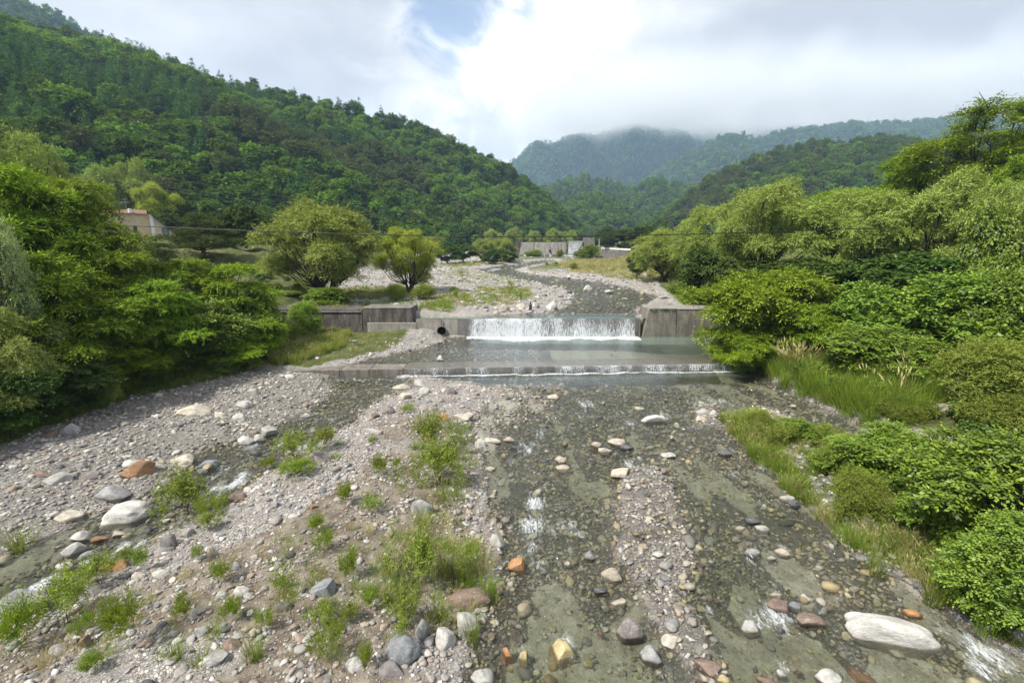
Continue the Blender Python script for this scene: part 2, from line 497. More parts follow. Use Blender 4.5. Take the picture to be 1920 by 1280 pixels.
def mat_plain(name, col, rough=.7, spec=.3, metal=0.0, vary=.12, scale=6):
    b = NB(name); n = b.noise(b.coords(), scale, 5, .65)
    k = b.mapr(n, .3, .7, 1 - vary, 1 + vary)
    hs = b.node('ShaderNodeHueSaturation'); b.put(hs.inputs['Value'], k); b.put(hs.inputs['Color'], col)
    return b.done(b.pbr(hs.outputs[0], rough, spec, b.bump(n, .2, .02), Metallic=metal))

M = {}
M['dry'] = mat_pebble('dry_pebbles', STONE)
M['boulder'] = mat_boulder()
M['ground'] = mat_ground()
M['water'] = mat_water()
M['fall'] = mat_fall('falling_water', .522, 15.0)
M['fall_thin'] = mat_fall('thin_falling_water', .56, 20.0)
M['conc'] = mat_concrete('weathered_concrete', (.235, .215, .185), (.07, .06, .05), .6, .35)
M['conc_dark'] = mat_concrete('stained_dark_concrete', (.135, .12, .105), (.035, .03, .026), .75, .6)
M['conc_pale'] = mat_concrete('pale_concrete', (.33, .31, .275), (.13, .115, .095), .5, .25)
M['conc_wet'] = mat_concrete('wet_concrete', (.20, .17, .13), (.07, .06, .05), .5, .25, wet=True)
M['bark'] = mat_bark('dark_bark', (.035, .028, .022), (.10, .085, .07))
M['bark_pine'] = mat_bark('reddish_pine_bark', (.07, .04, .03), (.17, .10, .07))
M['locust'] = mat_leaf('locust_leaves', (.068, .14, .009), (.31, .44, .020), .28, .14, .03)
M['willow'] = mat_leaf('willow_leaves', (.125, .180, .026), (.41, .50, .11), .25, .12, .03)
M['willow_yellow'] = mat_leaf('yellow_green_willow_leaves', (.20, .27, .022), (.45, .52, .06), .34, .08, .03)
M['willow_pale'] = mat_leaf('silvery_willow_leaves', (.19, .28, .09), (.45, .55, .24), .28, .12, .04)
M['broad'] = mat_leaf('dark_broad_leaves', (.026, .060, .009), (.115, .195, .022), .22, .2, .04)
M['shrub'] = mat_leaf('bright_shrub_leaves', (.045, .098, .012), (.27, .38, .035), .26, .16, .04)
M['pine'] = mat_leaf('pine_needles', (.040, .070, .022), (.15, .19, .06), .18, .12)
M['f_broad'] = mat_leaf('hill_broadleaf', (.042, .092, .015), (.145, .235, .034), .30, .16)
M['f_bright'] = mat_leaf('hill_bright_broadleaf', (.085, .17, .022), (.22, .35, .055), .34, .16)
M['f_conifer'] = mat_leaf('hill_larch', (.042, .105, .028), (.12, .225, .058), .25, .16)
M['f_brown'] = mat_leaf('hill_brownish_pine', (.060, .090, .028), (.155, .185, .065), .2, .2)
M['grass'] = mat_leaf('green_grass_blades', (.09, .16, .018), (.28, .37, .055), .35, .18)
M['grass_dry'] = mat_leaf('straw_grass_blades', (.27, .24, .10), (.55, .48, .25), .3, .2)
M['weed'] = mat_leaf('bright_weed_leaves', (.105, .175, .018), (.29, .37, .04), .38, .14)
M['weed_dull'] = mat_leaf('dull_weed_leaves', (.11, .165, .024), (.30, .355, .075), .35, .16)
M['floor'] = mat_plain('forest_floor', (.022, .036, .012), .95, .1, vary=.5, scale=.08)
M['lawn'] = mat_plain('lawn_turf', (.14, .19, .04), .95, .1, vary=.3, scale=.6)
# ------------------------------------------------------------------ the lie of the land
def zwater(x, y):
    s = y - SL * x - 29.45
    lo = 0.018 * np.minimum(s, 0.0)
    z = lo + 0.4 * np.clip((s - 0.2) / 1.2, 0, 1)
    t = np.clip((y - 40.75) / 1.1, 0, 1)
    return z * (1 - t) + t * (2.0 + 0.03 * (np.maximum(y, 41) - 41))

LEFT_CH = [(640, 700), (770, 700), (765, 722), (735, 738), (690, 755), (660, 784), (606, 814), (552, 844), (515, 864), (480, 890), (440, 917), (412, 938),
           (330, 972), (285, 992), (262, 1018), (200, 1044), (168, 1068), (118, 1092), (60, 1118), (0, 1145), (-200, 1215), (-700, 1330),
           (-700, 1240), (-300, 1140), (-80, 1085), (0, 1062), (75, 1030), (150, 1000), (180, 978), (250, 948), (310, 922), (345, 898), (378, 878), (385, 853),
           (455, 836), (515, 806), (578, 778), (618, 750), (636, 725)]
MAIN_CH = [(770, 700), (1425, 690), (1440, 705), (1450, 745), (1420, 762), (1345, 790), (1362, 815), (1398, 855), (1465, 912), (1535, 980), (1605, 1040),
           (1695, 1095), (1782, 1155), (1905, 1232), (2100, 1380), (2100, 1800), (850, 1800), (868, 1400), (874, 1290), (882, 1228), (898, 1192), (922, 1158), (938, 1120),
           (934, 1090), (935, 1050), (938, 1000), (922, 960), (908, 885), (892, 840), (884, 795), (905, 762), (960, 748), (940, 728), (880, 714), (800, 708)]
RIGHT_CH = [(1425, 690), (1450, 728), (1530, 764), (1630, 806), (1700, 818), (1750, 838), (1790, 862), (1850, 905), (1990, 985), (2400, 1240), (2400, 1500),
            (2250, 1320), (2000, 1075), (1850, 968), (1760, 908), (1650, 862), (1560, 818), (1470, 772), (1400, 752), (1350, 720)]
GRAVEL_MID = [(1150, 880), (1228, 872), (1262, 920), (1300, 975), (1318, 1050), (1300, 1120), (1345, 1200), (1385, 1290), (1290, 1290), (1240, 1215), (1185, 1125), (1140, 1045), (1148, 960)]
POOL = [(835, 631), (1365, 627), (1400, 660), (1430, 690), (1100, 698), (560, 706), (600, 694), (650, 683), (720, 668), (800, 650), (832, 641)]
UP_CH = [(840, 606), (862, 598), (925, 591), (1000, 589), (1042, 583), (1068, 570), (1080, 553), (1052, 541), (1000, 529), (950, 520), (912, 512), (900, 504),
         (936, 499), (975, 494), (1000, 489), (1035, 487), (1045, 491), (1005, 497), (965, 505), (985, 513), (1062, 522), (1135, 530), (1185, 542), (1232, 556), (1215, 570), (1192, 580), (1190, 606)]
UP_SIDE = [(1245, 543), (1262, 545), (1290, 556), (1335, 572), (1400, 590), (1400, 604), (1225, 606), (1240, 578), (1270, 566), (1255, 553)]
W0 = [wpoly(q, 0) for q in (LEFT_CH, MAIN_CH, RIGHT_CH)]
WSHALLOW = [(wpoly(GRAVEL_MID, 0), .29), (wpoly([(880, 712), (1045, 712), (1065, 745), (1010, 795), (890, 805)], 0), .20), (wpoly([(1290, 760), (1350, 755), (1360, 800), (1300, 800)], 0), .22),
            (wpoly([(1440, 1060), (1530, 1040), (1640, 1150), (1540, 1190)], 0), .16), (wpoly([(880, 805), (950, 805), (950, 850), (900, 850)], 0), .2), (wpoly([(1130, 800), (1260, 790), (1320, 860), (1300, 960), (1180, 900)], 0), .10)]
W1 = [wpoly(POOL, 1)]
W2 = [wpoly(q, 2) for q in (UP_CH, UP_SIDE)]

SANDP = P(1775, 772, 0)
SANDS = [(P(1720, 1250), 1.0, .55), (P(1480, 1065), .55, 1.1), (P(1060, 1262), .6, .3), (P(1440, 1200), .45, .8), (P(1030, 1110), .5, .5), (P(1120, 905), .5, .6)]
def line_by_y(pix, extra):
    pts = [P(px, py, 0) for px, py in pix] + [(b_, a_) for a_, b_ in extra]
    pts.sort(key=lambda q: q[1])
    return np.array([q[1] for q in pts]), np.array([q[0] for q in pts])
LB_Y, LB_X = line_by_y([(-500, 1010), (-200, 905), (0, 846), (120, 802), (250, 757), (400, 722), (490, 700)],
                       [(0, -20), (31.5, -17.2), (34, -19.5), (38, -22.0), (40.9, -24.0), (43, -21), (50, -20), (60, -24), (80, -29), (110, -33), (170, -38), (420, -60)])
RB_Y, RB_X = line_by_y([(1425, 692), (1450, 724), (1530, 760), (1630, 803), (1700, 815), (1790, 858), (1850, 900), (1990, 985), (2400, 1240)],
                       [(0, 26), (36, 17.5), (41, 18.6), (48, 17.0), (60, 19), (80, 23), (120, 28), (170, 34), (420, 90)])

def bank_d(x, y):
    return np.interp(y, LB_Y, LB_X) - x, x - np.interp(y, RB_Y, RB_X)

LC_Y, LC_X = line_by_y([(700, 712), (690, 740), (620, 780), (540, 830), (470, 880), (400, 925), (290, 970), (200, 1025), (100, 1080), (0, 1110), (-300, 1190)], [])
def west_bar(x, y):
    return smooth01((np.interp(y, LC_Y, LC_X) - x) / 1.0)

def land(x, y, full=False):
    """ground height; with FULL also the masks that the ground material reads"""
    x = np.asarray(x, dtype=np.float64); y = np.asarray(y, dtype=np.float64)
    s = y - SL * x - 29.45
    zw = zwater(x, y)
    wob = (fbm(x * .55, y * .55, 3, 4) - .5) * 1.6 + (fbm(x * 2.2, y * 2.2, 5, 3) - .5) * .5
    d = np.full(x.shape, -99.0)
    r0 = s < 0.8; r1 = (~r0) & (y < 41.3); r2 = y >= 41.3
    for mask, polys in ((r0, W0), (r1, W1), (r2, W2)):
        if mask.any():
            xm, ym = x[mask], y[mask]
            dm = np.full(xm.shape, -99.0)
            for k, q in enumerate(polys): dm = np.maximum(dm, sd_poly(xm, ym, q) + (.38, 0, .30)[k] * (polys is W0))
            d[mask] = dm
    amp = np.where(y < 41, np.clip(y / 18, .35, 1.0), 1.3)
    d = d + wob * amp * .55
    rough = (fbm(x * 1.3, y * 1.3, 11, 4) - .5)
    rough2 = (fbm(x * 4.5, y * 4.5, 23, 3) - .5)
    dep = .04 + .13 * smooth01(d / .9) + .05 * smooth01((d - 1.2) / 2) * 1.6
    for q, am in WSHALLOW: dep = dep - am * smooth01((sd_poly(x, y, q) + .5) / 1.0) * r0
    # under the falls the pools are deep
    pool = np.exp(-((y - 38.6) / 1.6) ** 2) * smooth01((x + 4) / 3) * r1
    pool2 = np.exp(-((s + 1.3) / .9) ** 2) * smooth01((x + 7) / 3) * smooth01((17 - x) / 2) * r0
    dep = dep + 1.15 * pool + .50 * pool2 + r1 * smooth01((x - 8) / 5) * .35
    rise = .03 + .20 * smooth01(-d / 1.4) + .16 * smooth01((-d - 1) / 4)
    h = zw + np.where(d > 0, -dep, rise)
    h = h + rough * np.where(d > 0, .20, .22) + rough2 * .10
    bl, br = bank_d(x, y)
    bn = (fbm(x * .35, y * .35, 31, 4) - .5)
    left = .55 * smooth01(bl / 2) + .9 * smooth01((bl - 1) / 6) + .05 * np.maximum(bl, 0)
    terr = 2.6 * smooth01((bl - 6) / 5) * smooth01((y - 52) / 16) * smooth01((130 - y) / 40)
    right = .35 * smooth01(br / .8) + .7 * smooth01((br - 1.5) / 5) + .045 * np.maximum(br, 0)
    right = right + 2.2 * smooth01((br - 4) / 8) * smooth01((y - 95) / 40) * smooth01((230 - y) / 30)
    h = h + np.minimum(left, 9) * np.where(bl > 0, 1, 0) * (1 + bn * .8) + np.minimum(terr, 6) * 1.0
    h = h + np.minimum(right, 9) * np.where(br > 0, 1, 0) * (1 + bn * .8)
    # gravel heaped against the left end of the weir
    h = h + .55 * np.exp(-(((x + 8.6) / 2.6) ** 2 + ((y - 40.6) / 1.6) ** 2)) * (y < 40.8)
    h = h - .45 * np.exp(-(((x + 6.3) / .8) ** 2 + ((y - 40.4) / .8) ** 2)) * (y < 40.8) * 0.4
    if not full:
        return h
    n1 = fbm(x * .28, y * .28, 41, 4); n2 = fbm(x * .9, y * .9, 47, 3)
    bank = np.maximum(bl, br)
    turf = smooth01((bank - .2) / 1.6)
    turf = np.maximum(turf, r1 * smooth01((-x - 8.2) / 2.0) * smooth01((-d - .3) / 1.2))
    isl = smooth01((x - np.interp(y, [5, 10, 16, 22, 27], [8.4, 8.9, 8.6, 8.9, 9.6])) / .6) * smooth01(-d / .5) * r0 * smooth01((27.5 - y) / 1)
    turf = np.maximum(turf, .62 * isl * smooth01((n2 - .30) / .25))
    up = r2 * smooth01((-d - .8) / 3) * smooth01((n1 - .47) / .14) * .45
    up = np.maximum(up, r2 * smooth01((y - 75) / 30) * .60 * smooth01((-d - 1) / 2) * smooth01((x + 8) / 8))
    turf = np.maximum(turf, up)
    soil = np.zeros_like(x)
    mb = r0 * (x < 1.0) * (x > np.interp(y, [5, 8, 12, 16, 22, 28], [-14, -11, -7, -5.5, -7.0, -8])) * smooth01(-d / .8)
    soil = mb * smooth01((n1 - .22) / .22) * 1.05 * smooth01((24 - y) / 6) * (bl < 0)
    soil = np.maximum(soil, smooth01(bank / 1.0) * smooth01((1.8 - bank) / 1.0) * .5)
    sand = smooth01((fbm(x * .45, y * .45, 61, 4) - .50) / .16) * np.where(d > 0, .42, .46)
    flow = fbm(x * .95 + y * .10, y * .26, 171, 4)
    sand = np.where(r0 & (d > 0), np.maximum(sand * .6, 1.0 * smooth01((flow - .555 - .04 * smooth01((y - 13) / 8)) / .07)), sand)
    for q, rx, ry in SANDS:
        g_ = np.exp(-(((x - q[0]) / rx) ** 2 + ((y - q[1]) / ry) ** 2))
        sand = np.where(r0 & (d > 0), np.maximum(sand, 1.1 * smooth01((g_ + .35 * (n2 - .5) - .35) / .2)), sand)
    sand = np.where(r1 & (x > 3), .9, sand)
    sand = np.maximum(sand, (d > .4) * r0 * smooth01((x - 1.2) / 1.5) * smooth01((12 - y) / 4) * smooth01((n2 - .5) / .12) * .9)
    patch = np.exp(-(((x - SANDP[0]) / 2.0) ** 2 + ((y - SANDP[1]) / 2.2) ** 2))
    sand = np.maximum(sand, 1.2 * smooth01((patch - .35) / .2)); turf = turf * (1 - smooth01((patch - .30) / .25))
    sand = np.where(r2 & (d < 0), np.maximum(sand, .5 * smooth01((n2 - .42) / .2)), sand)
    under = smooth01((zw + .05 - h) / .07)
    under = np.maximum(under, .55 * r0 * (d > -.15))
    under = np.maximum(under, .35 * west_bar(x, y) * r0)  # left gravel darkened for damp and for the shadow of its trees
    return h, sand, turf, soil, under, d, zw

def grid(ys, nu, half):
    u = np.linspace(-1, 1, nu)
    Y = np.repeat(ys[:, None], nu, 1)
    X = u[None, :] * half(ys)[:, None]
    return X, Y

def grid_faces(nr, nc):
    i = np.arange(nr - 1)[:, None] * nc + np.arange(nc - 1)[None, :]
    return np.stack([i, i + 1, i + nc + 1, i + nc], -1).reshape(-1, 4)

def build_ground():
    ys = np.geomspace(2.0, 460, 640)
    X, Y = grid(ys, 760, lambda y: 14 + 1.45 * y)
    x, y = X.ravel(), Y.ravel()
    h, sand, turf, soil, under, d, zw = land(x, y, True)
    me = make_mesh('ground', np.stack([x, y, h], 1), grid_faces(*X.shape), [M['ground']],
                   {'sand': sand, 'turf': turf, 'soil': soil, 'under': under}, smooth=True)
    tag(link('ground', me), 'gravel river bed and grassy banks of the valley floor', 'ground', kind='structure')
    # the plain goes on to the horizon below the hills
    r = 3900
    me = make_mesh('far_ground', [(-r, -r, -3.2), (r, -r, -3.2), (r, r, -3.2), (-r, r, -3.2)], np.array([[0, 1, 2, 3]]), [M['floor']])
    tag(link('ground', me), 'dark ground beyond and below the valley floor', 'ground', kind='structure')
build_ground()

# ---- white water: (px, py, radius m, strength)
RAPIDS = [(1005, 945, .5, .9), (1000, 985, .55, .9), (1035, 995, .4, .7), (1065, 985, .5, .75), (1085, 1000, .35, .7), (1000, 1025, .45, .8), (1015, 1055, .4, .7), (1020, 1090, .3, .6),
          (1060, 1200, .35, .8), (1025, 1195, .35, .75), (1020, 1230, .35, .7), (1000, 890, .5, .6), (1020, 890, .5, .6), (1060, 868, .5, .45), (1100, 757, .9, .8), (1140, 765, .8, .6), (1150, 785, .8, .6), (1185, 790, .8, .7),
          (1245, 780, .8, .75), (1090, 805, .8, .5), (1010, 830, .7, .5), (1250, 830, .7, .4), (1280, 815, .8, .5), (1300, 800, .8, .7), (1330, 790, .6, .6), (1270, 745, .8, .4), (1370, 730, .7, .5), (1400, 738, .7, .5),
          (1250, 1260, .4, .7), (1355, 900, .4, .6), (1500, 1020, .3, .55), (1540, 1030, .3, .5), (1345, 1100, .3, .4), (1570, 1180, .3, .75), (1600, 1205, .3, .7), (1760, 1150, .35, .65), (1770, 1180, .35, .7),
          (1830, 1215, .4, .95), (1870, 1235, .4, .95), (1845, 1250, .35, .9), (1800, 1170, .35, .6), (1500, 970, .3, .55), (1340, 870, .4, .6),
          (570, 840, .5, .85), (500, 905, .45, .9), (440, 905, .5, .95), (415, 915, .45, .9), (455, 890, .4, .85), (590, 805, .5, .7), (530, 832, .5, .8), (640, 762, .5, .6), (700, 740, .5, .5),
          (235, 1025, .35, .95), (260, 1018, .3, .9), (160, 1055, .35, .9), (70, 1100, .4, .95), (20, 1120, .4, .9), (110, 1085, .35, .85), (215, 1015, .3, .7), (320, 950, .35, .4),
          (760, 705, .7, .95), (785, 700, .6, .9),
          (1625, 765, .5, .4), (1590, 785, .4, .4), (1780, 880, .5, .8)]
RAP2 = [(1110, 560, 2.2, .62), (1150, 575, 1.8, .55), (1080, 527, 2.2, .6), (1040, 520, 2.0, .6), (930, 505, 1.6, 1.0), (922, 507, 1.3, .9), (965, 496, 1.8, .9), (985, 492, 1.8, .8), (1005, 488, 2.2, .9), (1025, 487, 2.2, .9), (1100, 540, 1.6, .6), (1120, 550, 1.4, .5), (1140, 545, 1.2, .8), (1085, 575, 1.0, .6), (1120, 580, 1.0, .5), (1110, 573, .9, .6), (1130, 565, .9, .4), (1160, 560, .8, .5)]

def build_water():
    # one sheet per reach: lower river, pool, upper river; water breaks white round the stones that stand in it
    rr = random.Random(9); rock_foam = []
    for px, py, w, *_ in ROCK_OBJ:
        if reach_of(px, py) == 0 and rr.random() < .45:
            x, y = P(px, py, 0)
            if max(sd_poly(np.array([x]), np.array([y]), q)[0] for q in W0) > .1:
                R = max(w * depth_of(x, y, 0) / F * .75, .22)
                rock_foam.append((px + w * rr.uniform(-.5, .5), py + w * rr.uniform(-.45, .35), R, rr.uniform(.55, .9)))
    def sheet(ys, xs_l, xs_r, nc, name, label, reach, thresh):
        Y0 = np.repeat(ys[:, None], nc, 1)
        u = np.linspace(0, 1, nc)[None, :]
        X = xs_l(ys)[:, None] * (1 - u) + xs_r(ys)[:, None] * u
        Y = Y0 + (SL * X if reach != 2 else 0) * (reach == 0)
        if reach == 1:
            t = (ys - ys[0]) / (ys[-1] - ys[0])  # left-bank stones: damp and painted tree shade together
            Y = (29.45 + SL * X + 1.7) * (1 - t[:, None]) + 40.48 * t[:, None]
        x, y = X.ravel(), Y.ravel()
        if reach == 0: z = 0.018 * (y - SL * x - 29.45)
        elif reach == 1: z = np.full(x.shape, .4)
        else: z = 2.0 + .03 * (np.maximum(y, 41) - 41)
        h = land(x, y)
        depth = np.clip(z - h, 0, 3)
        foam = np.zeros_like(x)
        for px, py, r, st in (RAPIDS + rock_foam if reach == 0 else RAP2 if reach == 2 else []):
            cx, cy_ = P(px, py, reach)
            q = ((x - cx) / (1.35 * r)) ** 2 + ((y - cy_) / (r * 1.8)) ** 2
            foam = np.maximum(foam, .98 * st * np.exp(-q))
        calm = np.zeros_like(x)
        if reach == 0:
            s = y - SL * x - 29.45
            edge = np.exp(-((s + .28 + .55 * fbm(x * 1.1, y * .3, 8, 3)) / (.10 + .26 * fbm(x * .7, y * .1, 9, 3))) ** 2) * smooth01((x + 6.9) / .4) * smooth01((17 - x) / .4)
            foam = np.maximum(foam, 1.15 * edge)
            foam = np.maximum(foam, .66 * np.exp(-((s + 1.5) / 1.0) ** 2) * smooth01((x + 6) / 2) * smooth01((9 - x) / 5))
            calm = np.exp(-((s + 2.2) / 1.8) ** 2)
            foam = np.maximum(foam, .40 + .85 * (fbm(x * .7, y * .5, 77, 3) - .5))
        if reach == 1:
            edge = np.exp(-((40.4 - y) / (.7 + 2.2 * fbm(x * .9, y * .2, 5, 3) + 1.0 * np.exp(-((x - 1) / 3) ** 2))) ** 2) * smooth01((x + 4.6) / 1.0) * smooth01((11.6 - x) / .4)
            foam = np.maximum(foam, 1.45 * edge)
            foam = np.maximum(foam, .72 * np.exp(-(((x - 1.5) / 4.0) ** 2 + ((y - 38.6) / 1.0) ** 2)))
            calm = np.ones_like(x) * .8
        if reach == 2:
            foam = np.maximum(foam, .30 * smooth01((y - 44) / 4)); calm = np.exp(-((y - 42.5) / 1.2) ** 2)
        bump_ = (.07 * (fbm(x * 2.2, y * 1.3, 91, 3) - .5) + .04 * (vnoise(x * 5.0, y * 3.2, 95) - .5)) * np.clip(1 - calm, .08, 1) + .07 * foam * (fbm(x * 5, y * 5, 92, 3) - .3) * (foam > .45)
        z = z + bump_
        keep = (depth > thresh).reshape(X.shape)
        f = grid_faces(*X.shape)
        kf = keep.ravel()[f].any(1)
        f = f[kf]
        used = np.unique(f); remap = np.full(len(x), -1); remap[used] = np.arange(len(used))
        V = np.stack([x, y, z], 1)[used]
        me = make_mesh(name, V, remap[f], [M['water']], {'depth': depth[used], 'foam': foam[used], 'calm': calm[used]}, smooth=True)
        tag(link(name, me), label, 'water', kind='structure')
    ys = np.geomspace(3.0, 29.3, 460)
    sheet(ys, lambda y: -(14 + 1.45 * y), lambda y: (14 + 1.45 * y), 560, 'river_water', 'shallow clear stream water running over the pebbles', 0, -.0005 + .001)
    sheet(np.linspace(0, 1, 120), lambda y: np.full_like(y, -17.0), lambda y: np.full_like(y, 21.0), 330, 'pool_water', 'calm greenish pool between the weir and the low sill', 1, .001)
    sheet(np.geomspace(40.6, 190, 330), lambda y: -(10 + .15 * y), lambda y: 14 + .25 * y, 300, 'river_water', 'grey upper river flowing towards the weir crest', 2, .001)

# ------------------------------------------------------------------ built things of concrete
class MB:
    def __init__(s): s.V = []; s.F4 = []; s.F3 = []; s.n = 0; s.ng = []
    def add(s, V, F):
        for f in F: s.ng.append([i + s.n for i in f])
        s.V += [tuple(v) for v in V]; s.n += len(V)
    def prism(s, lo, hi):
        """two rings of equal length, joined and capped"""
        n = len(lo); V = list(lo) + list(hi)
        F = [[i, (i + 1) % n, n + (i + 1) % n, n + i] for i in range(n)] + [list(range(n))[::-1], [n + i for i in range(n)]]
        s.add(V, F)
    def box(s, a, b):
        (x0, y0, z0), (x1, y1, z1) = a, b
        s.prism([(x0, y0, z0), (x1, y0, z0), (x1, y1, z0), (x0, y1, z0)], [(x0, y0, z1), (x1, y0, z1), (x1, y1, z1), (x0, y1, z1)])
    def tube(s, pts, rad, n=8, cap=True):
        pts = [Vector(p) for p in pts]; rings = []
        if not hasattr(rad, '__len__'): rad = [rad] * len(pts)
        for i, p in enumerate(pts):
            t = (pts[min(i + 1, len(pts) - 1)] - pts[max(i - 1, 0)]).normalized()
            a = t.orthogonal().normalized() if abs(t.z) > .95 else t.cross(Vector((0, 0, 1))).normalized()
            b = t.cross(a)
            rings.append([tuple(p + (a * math.cos(q) + b * math.sin(q)) * rad[i]) for q in [2 * math.pi * k / n for k in range(n)]])
        V = [v for r in rings for v in r]
        F = [[i * n + k, i * n + (k + 1) % n, (i + 1) * n + (k + 1) % n, (i + 1) * n + k] for i in range(len(rings) - 1) for k in range(n)]
        if cap: F += [list(range(n))[::-1], [(len(rings) - 1) * n + k for k in range(n)]]
        s.add(V, F)
    def mesh(s, name, mat, bevel=0.0, smooth=False):
        me = bpy.data.meshes.new(name)
        me.from_pydata(s.V, [], s.ng)
        me.materials.append(mat)
        bm = bmesh.new(); bm.from_mesh(me)
        bmesh.ops.recalc_face_normals(bm, faces=bm.faces)
        if bevel:
            bmesh.ops.bevel(bm, geom=list(bm.edges), offset=bevel, segments=1, affect='EDGES', clamp_overlap=True)
        bm.to_mesh(me); bm.free()
        if smooth: me.polygons.foreach_set("use_smooth", np.ones(len(me.polygons), bool))
        return me

def thing(name, label, cat, loc=(0, 0, 0), rotz=0.0, group=None):
    o = link(name, None, loc=loc, rotz=rotz)
    o.empty_display_size = .3
    return tag(o, label, cat, group)

def part(name, mb, mat, parent, bevel=0.0, smooth=False, label=None):
    me = mb.mesh(name, mat, bevel, smooth)
    o = link(name, me, parent)
    if parent is not None: o.matrix_parent_inverse = Matrix.Translation(-Vector(parent.location)) if not parent.rotation_euler.z else parent.matrix_basis.inverted()
    if label: o["label"] = label
    return o

def build_weir():
    t = thing('weir', 'wide concrete weir with raised wing walls and a drain hole under the waterfall', 'weir', (1.5, 41.2, .2))
    m = MB()
    # overflow wall with a level crest and a batter on the river side
    x0, x1 = -8.7, 11.62
    def sec(x): return [(x, 40.42, -.8), (x, 43.2, -.8), (x, 43.2, 1.80), (x, 42.5, 1.93), (x, 40.62, 1.95)]
    m.prism(sec(x0), sec(-4.9)); part('overflow_wall', m, M['conc_pale'], t, .02, label='pale dry end of the overflow wall')
    m = MB(); m.prism(sec(-4.896), sec(x1)); part('overflow_wall', m, M['conc_wet'], t, .02, label='wet overflow wall behind the falling water')
    # joint
    def wing(xa_bot, xa_top, xb, ztop, name, mat, yf, lbl, thick=2.9):
        mm = MB()
        mm.prism([(xa_bot, yf, -.8), (xb, yf, -.8), (xb, yf + thick, -.8), (xa_bot, yf + thick, -.8)],
                 [(xa_top, yf + .22, ztop), (xb, yf + .22, ztop), (xb, yf + thick, ztop), (xa_top, yf + thick, ztop)])
        return part(name, mm, mat, t, .04, label=lbl)
    w = wing(-8.42, -9.0, -13.4, 2.92, 'wing_wall', M['conc_dark'], 40.25, 'dark stained wing wall beside the overflow')
    w2 = wing(-13.44, -13.44, -27.0, 2.86, 'wing_wall', M['conc_dark'], 40.30, 'long dark wing wall with rusty streaks')
    mm = MB(); mm.box((-13.5, 40.38, 2.62), (-27.0, 40.46, 2.70)); part('ledge', mm, M['conc_pale'], w2)
    mm = MB(); mm.box((-8.5, 40.05, -.8), (-12.9, 40.24, 1.72)); part('footing', mm, M['conc_pale'], w, .03)
    mm = MB(); mm.prism([(-9.02, 40.44, 2.925), (-13.4, 40.44, 2.925), (-13.4, 43.1, 2.925), (-9.02, 43.1, 2.925)], [(-9.0, 40.46, 3.02), (-13.4, 40.46, 3.02), (-13.4, 43.1, 3.02), (-9.0, 43.1, 3.02)])
    part('coping', mm, M['conc'], w, .02)
    r1 = wing(11.56, 12.25, 14.8, 2.86, 'wing_wall', M['conc'], 40.30, 'grey brown wing wall with mossy top')
    r2 = wing(14.84, 14.84, 23.0, 2.82, 'wing_wall', M['conc'], 40.34, 'grey brown wing wall with white seepage lines')
    for (a, b_, z, r) in ((12.27, 14.8, 2.865, r1), (14.84, 23.0, 2.825, r2)):
        mm = MB(); mm.prism([(a, 40.50, z), (b_, 40.50, z), (b_, 43.25, z), (a, 43.25, z)], [(a + .05, 40.52, z + .10), (b_, 40.52, z + .10), (b_, 43.25, z + .10), (a + .05, 43.25, z + .10)])
        part('coping', mm, M['conc_pale'], r, .02)
    # moss hanging over the top edge
    mm = MB()
    for i in range(70):
        x = 12.4 + rng.random() * 2.3; z = 2.83 - abs(rng.normal()) * .10 * (1.5 if 12.6 < x < 13.2 or 14.2 < x else .6)
        yy = 40.47 - (2.98 - z) * .06
        s = .02 + .035 * rng.random()
        mm.add([(x - s, yy - .01, z), (x + s, yy - .01, z), (x + s * .6, yy - .03, z + s), (x - s * .6, yy - .03, z + s * .9), (x, yy - .02, z - s * 1.6)], [[0, 1, 2, 3], [0, 4, 1]])
    part('moss', mm, M['broad'], r1)['kind'] = 'stuff'
    # drain pipe: a ring round a black disc that paints the unlit bore
    cx, cz, R = -6.33, .92, .40
    mm = MB(); n = 28
    ring = lambda rr, y: [(cx + rr * math.cos(2 * math.pi * k / n), y, cz + rr * math.sin(2 * math.pi * k / n)) for k in range(n)]
    V = ring(R + .05, 40.47) + ring(R + .05, 40.30) + ring(R, 40.30) + ring(R, 40.475)
    F = [[j * n + k, j * n + (k + 1) % n, (j + 1) * n + (k + 1) % n, (j + 1) * n + k] for j in range(3) for k in range(n)]
    mm.add(V, F); p = part('drain_pipe', mm, M['conc'], t, smooth=False)
    mm = MB(); mm.add(ring(R - .004, 40.44), [list(range(n))])
    part('bore', mm, mat_plain('unlit_bore_black', (.006, .006, .005), 1, 0), p)
    mm = MB(); mm.box((-6.37, 40.405, 1.36), (-6.33, 40.5, 1.94)); part('joint', mm, mat_plain('rusty_joint', (.10, .055, .03), .9), t)

def curtain(name, x0, x1, ytop, ybot, ztop, zbot, mat, nx, label, ends):
    # a sheet of falling water that leaves the crest and bows a little outwards
    n = 16; xs = np.linspace(x0, x1, nx)
    V = []; th = []
    for j in range(n):
        t = j / (n - 1)
        for i, x in enumerate(xs):
            yt = ytop(x); yb = ybot(x)
            w = .05 * (vnoise(np.array([x * 5.0]), np.array([3.0]), 4)[0] - .5)
            V.append((x, yt + (yb - yt) * math.sqrt(t) + w, ztop + (zbot - ztop) * t ** 1.3))
            th.append(ends(x, t))
    me = make_mesh(name, V, grid_faces(n, nx), [mat], {'thick': np.array(th)}, smooth=True)
    return me

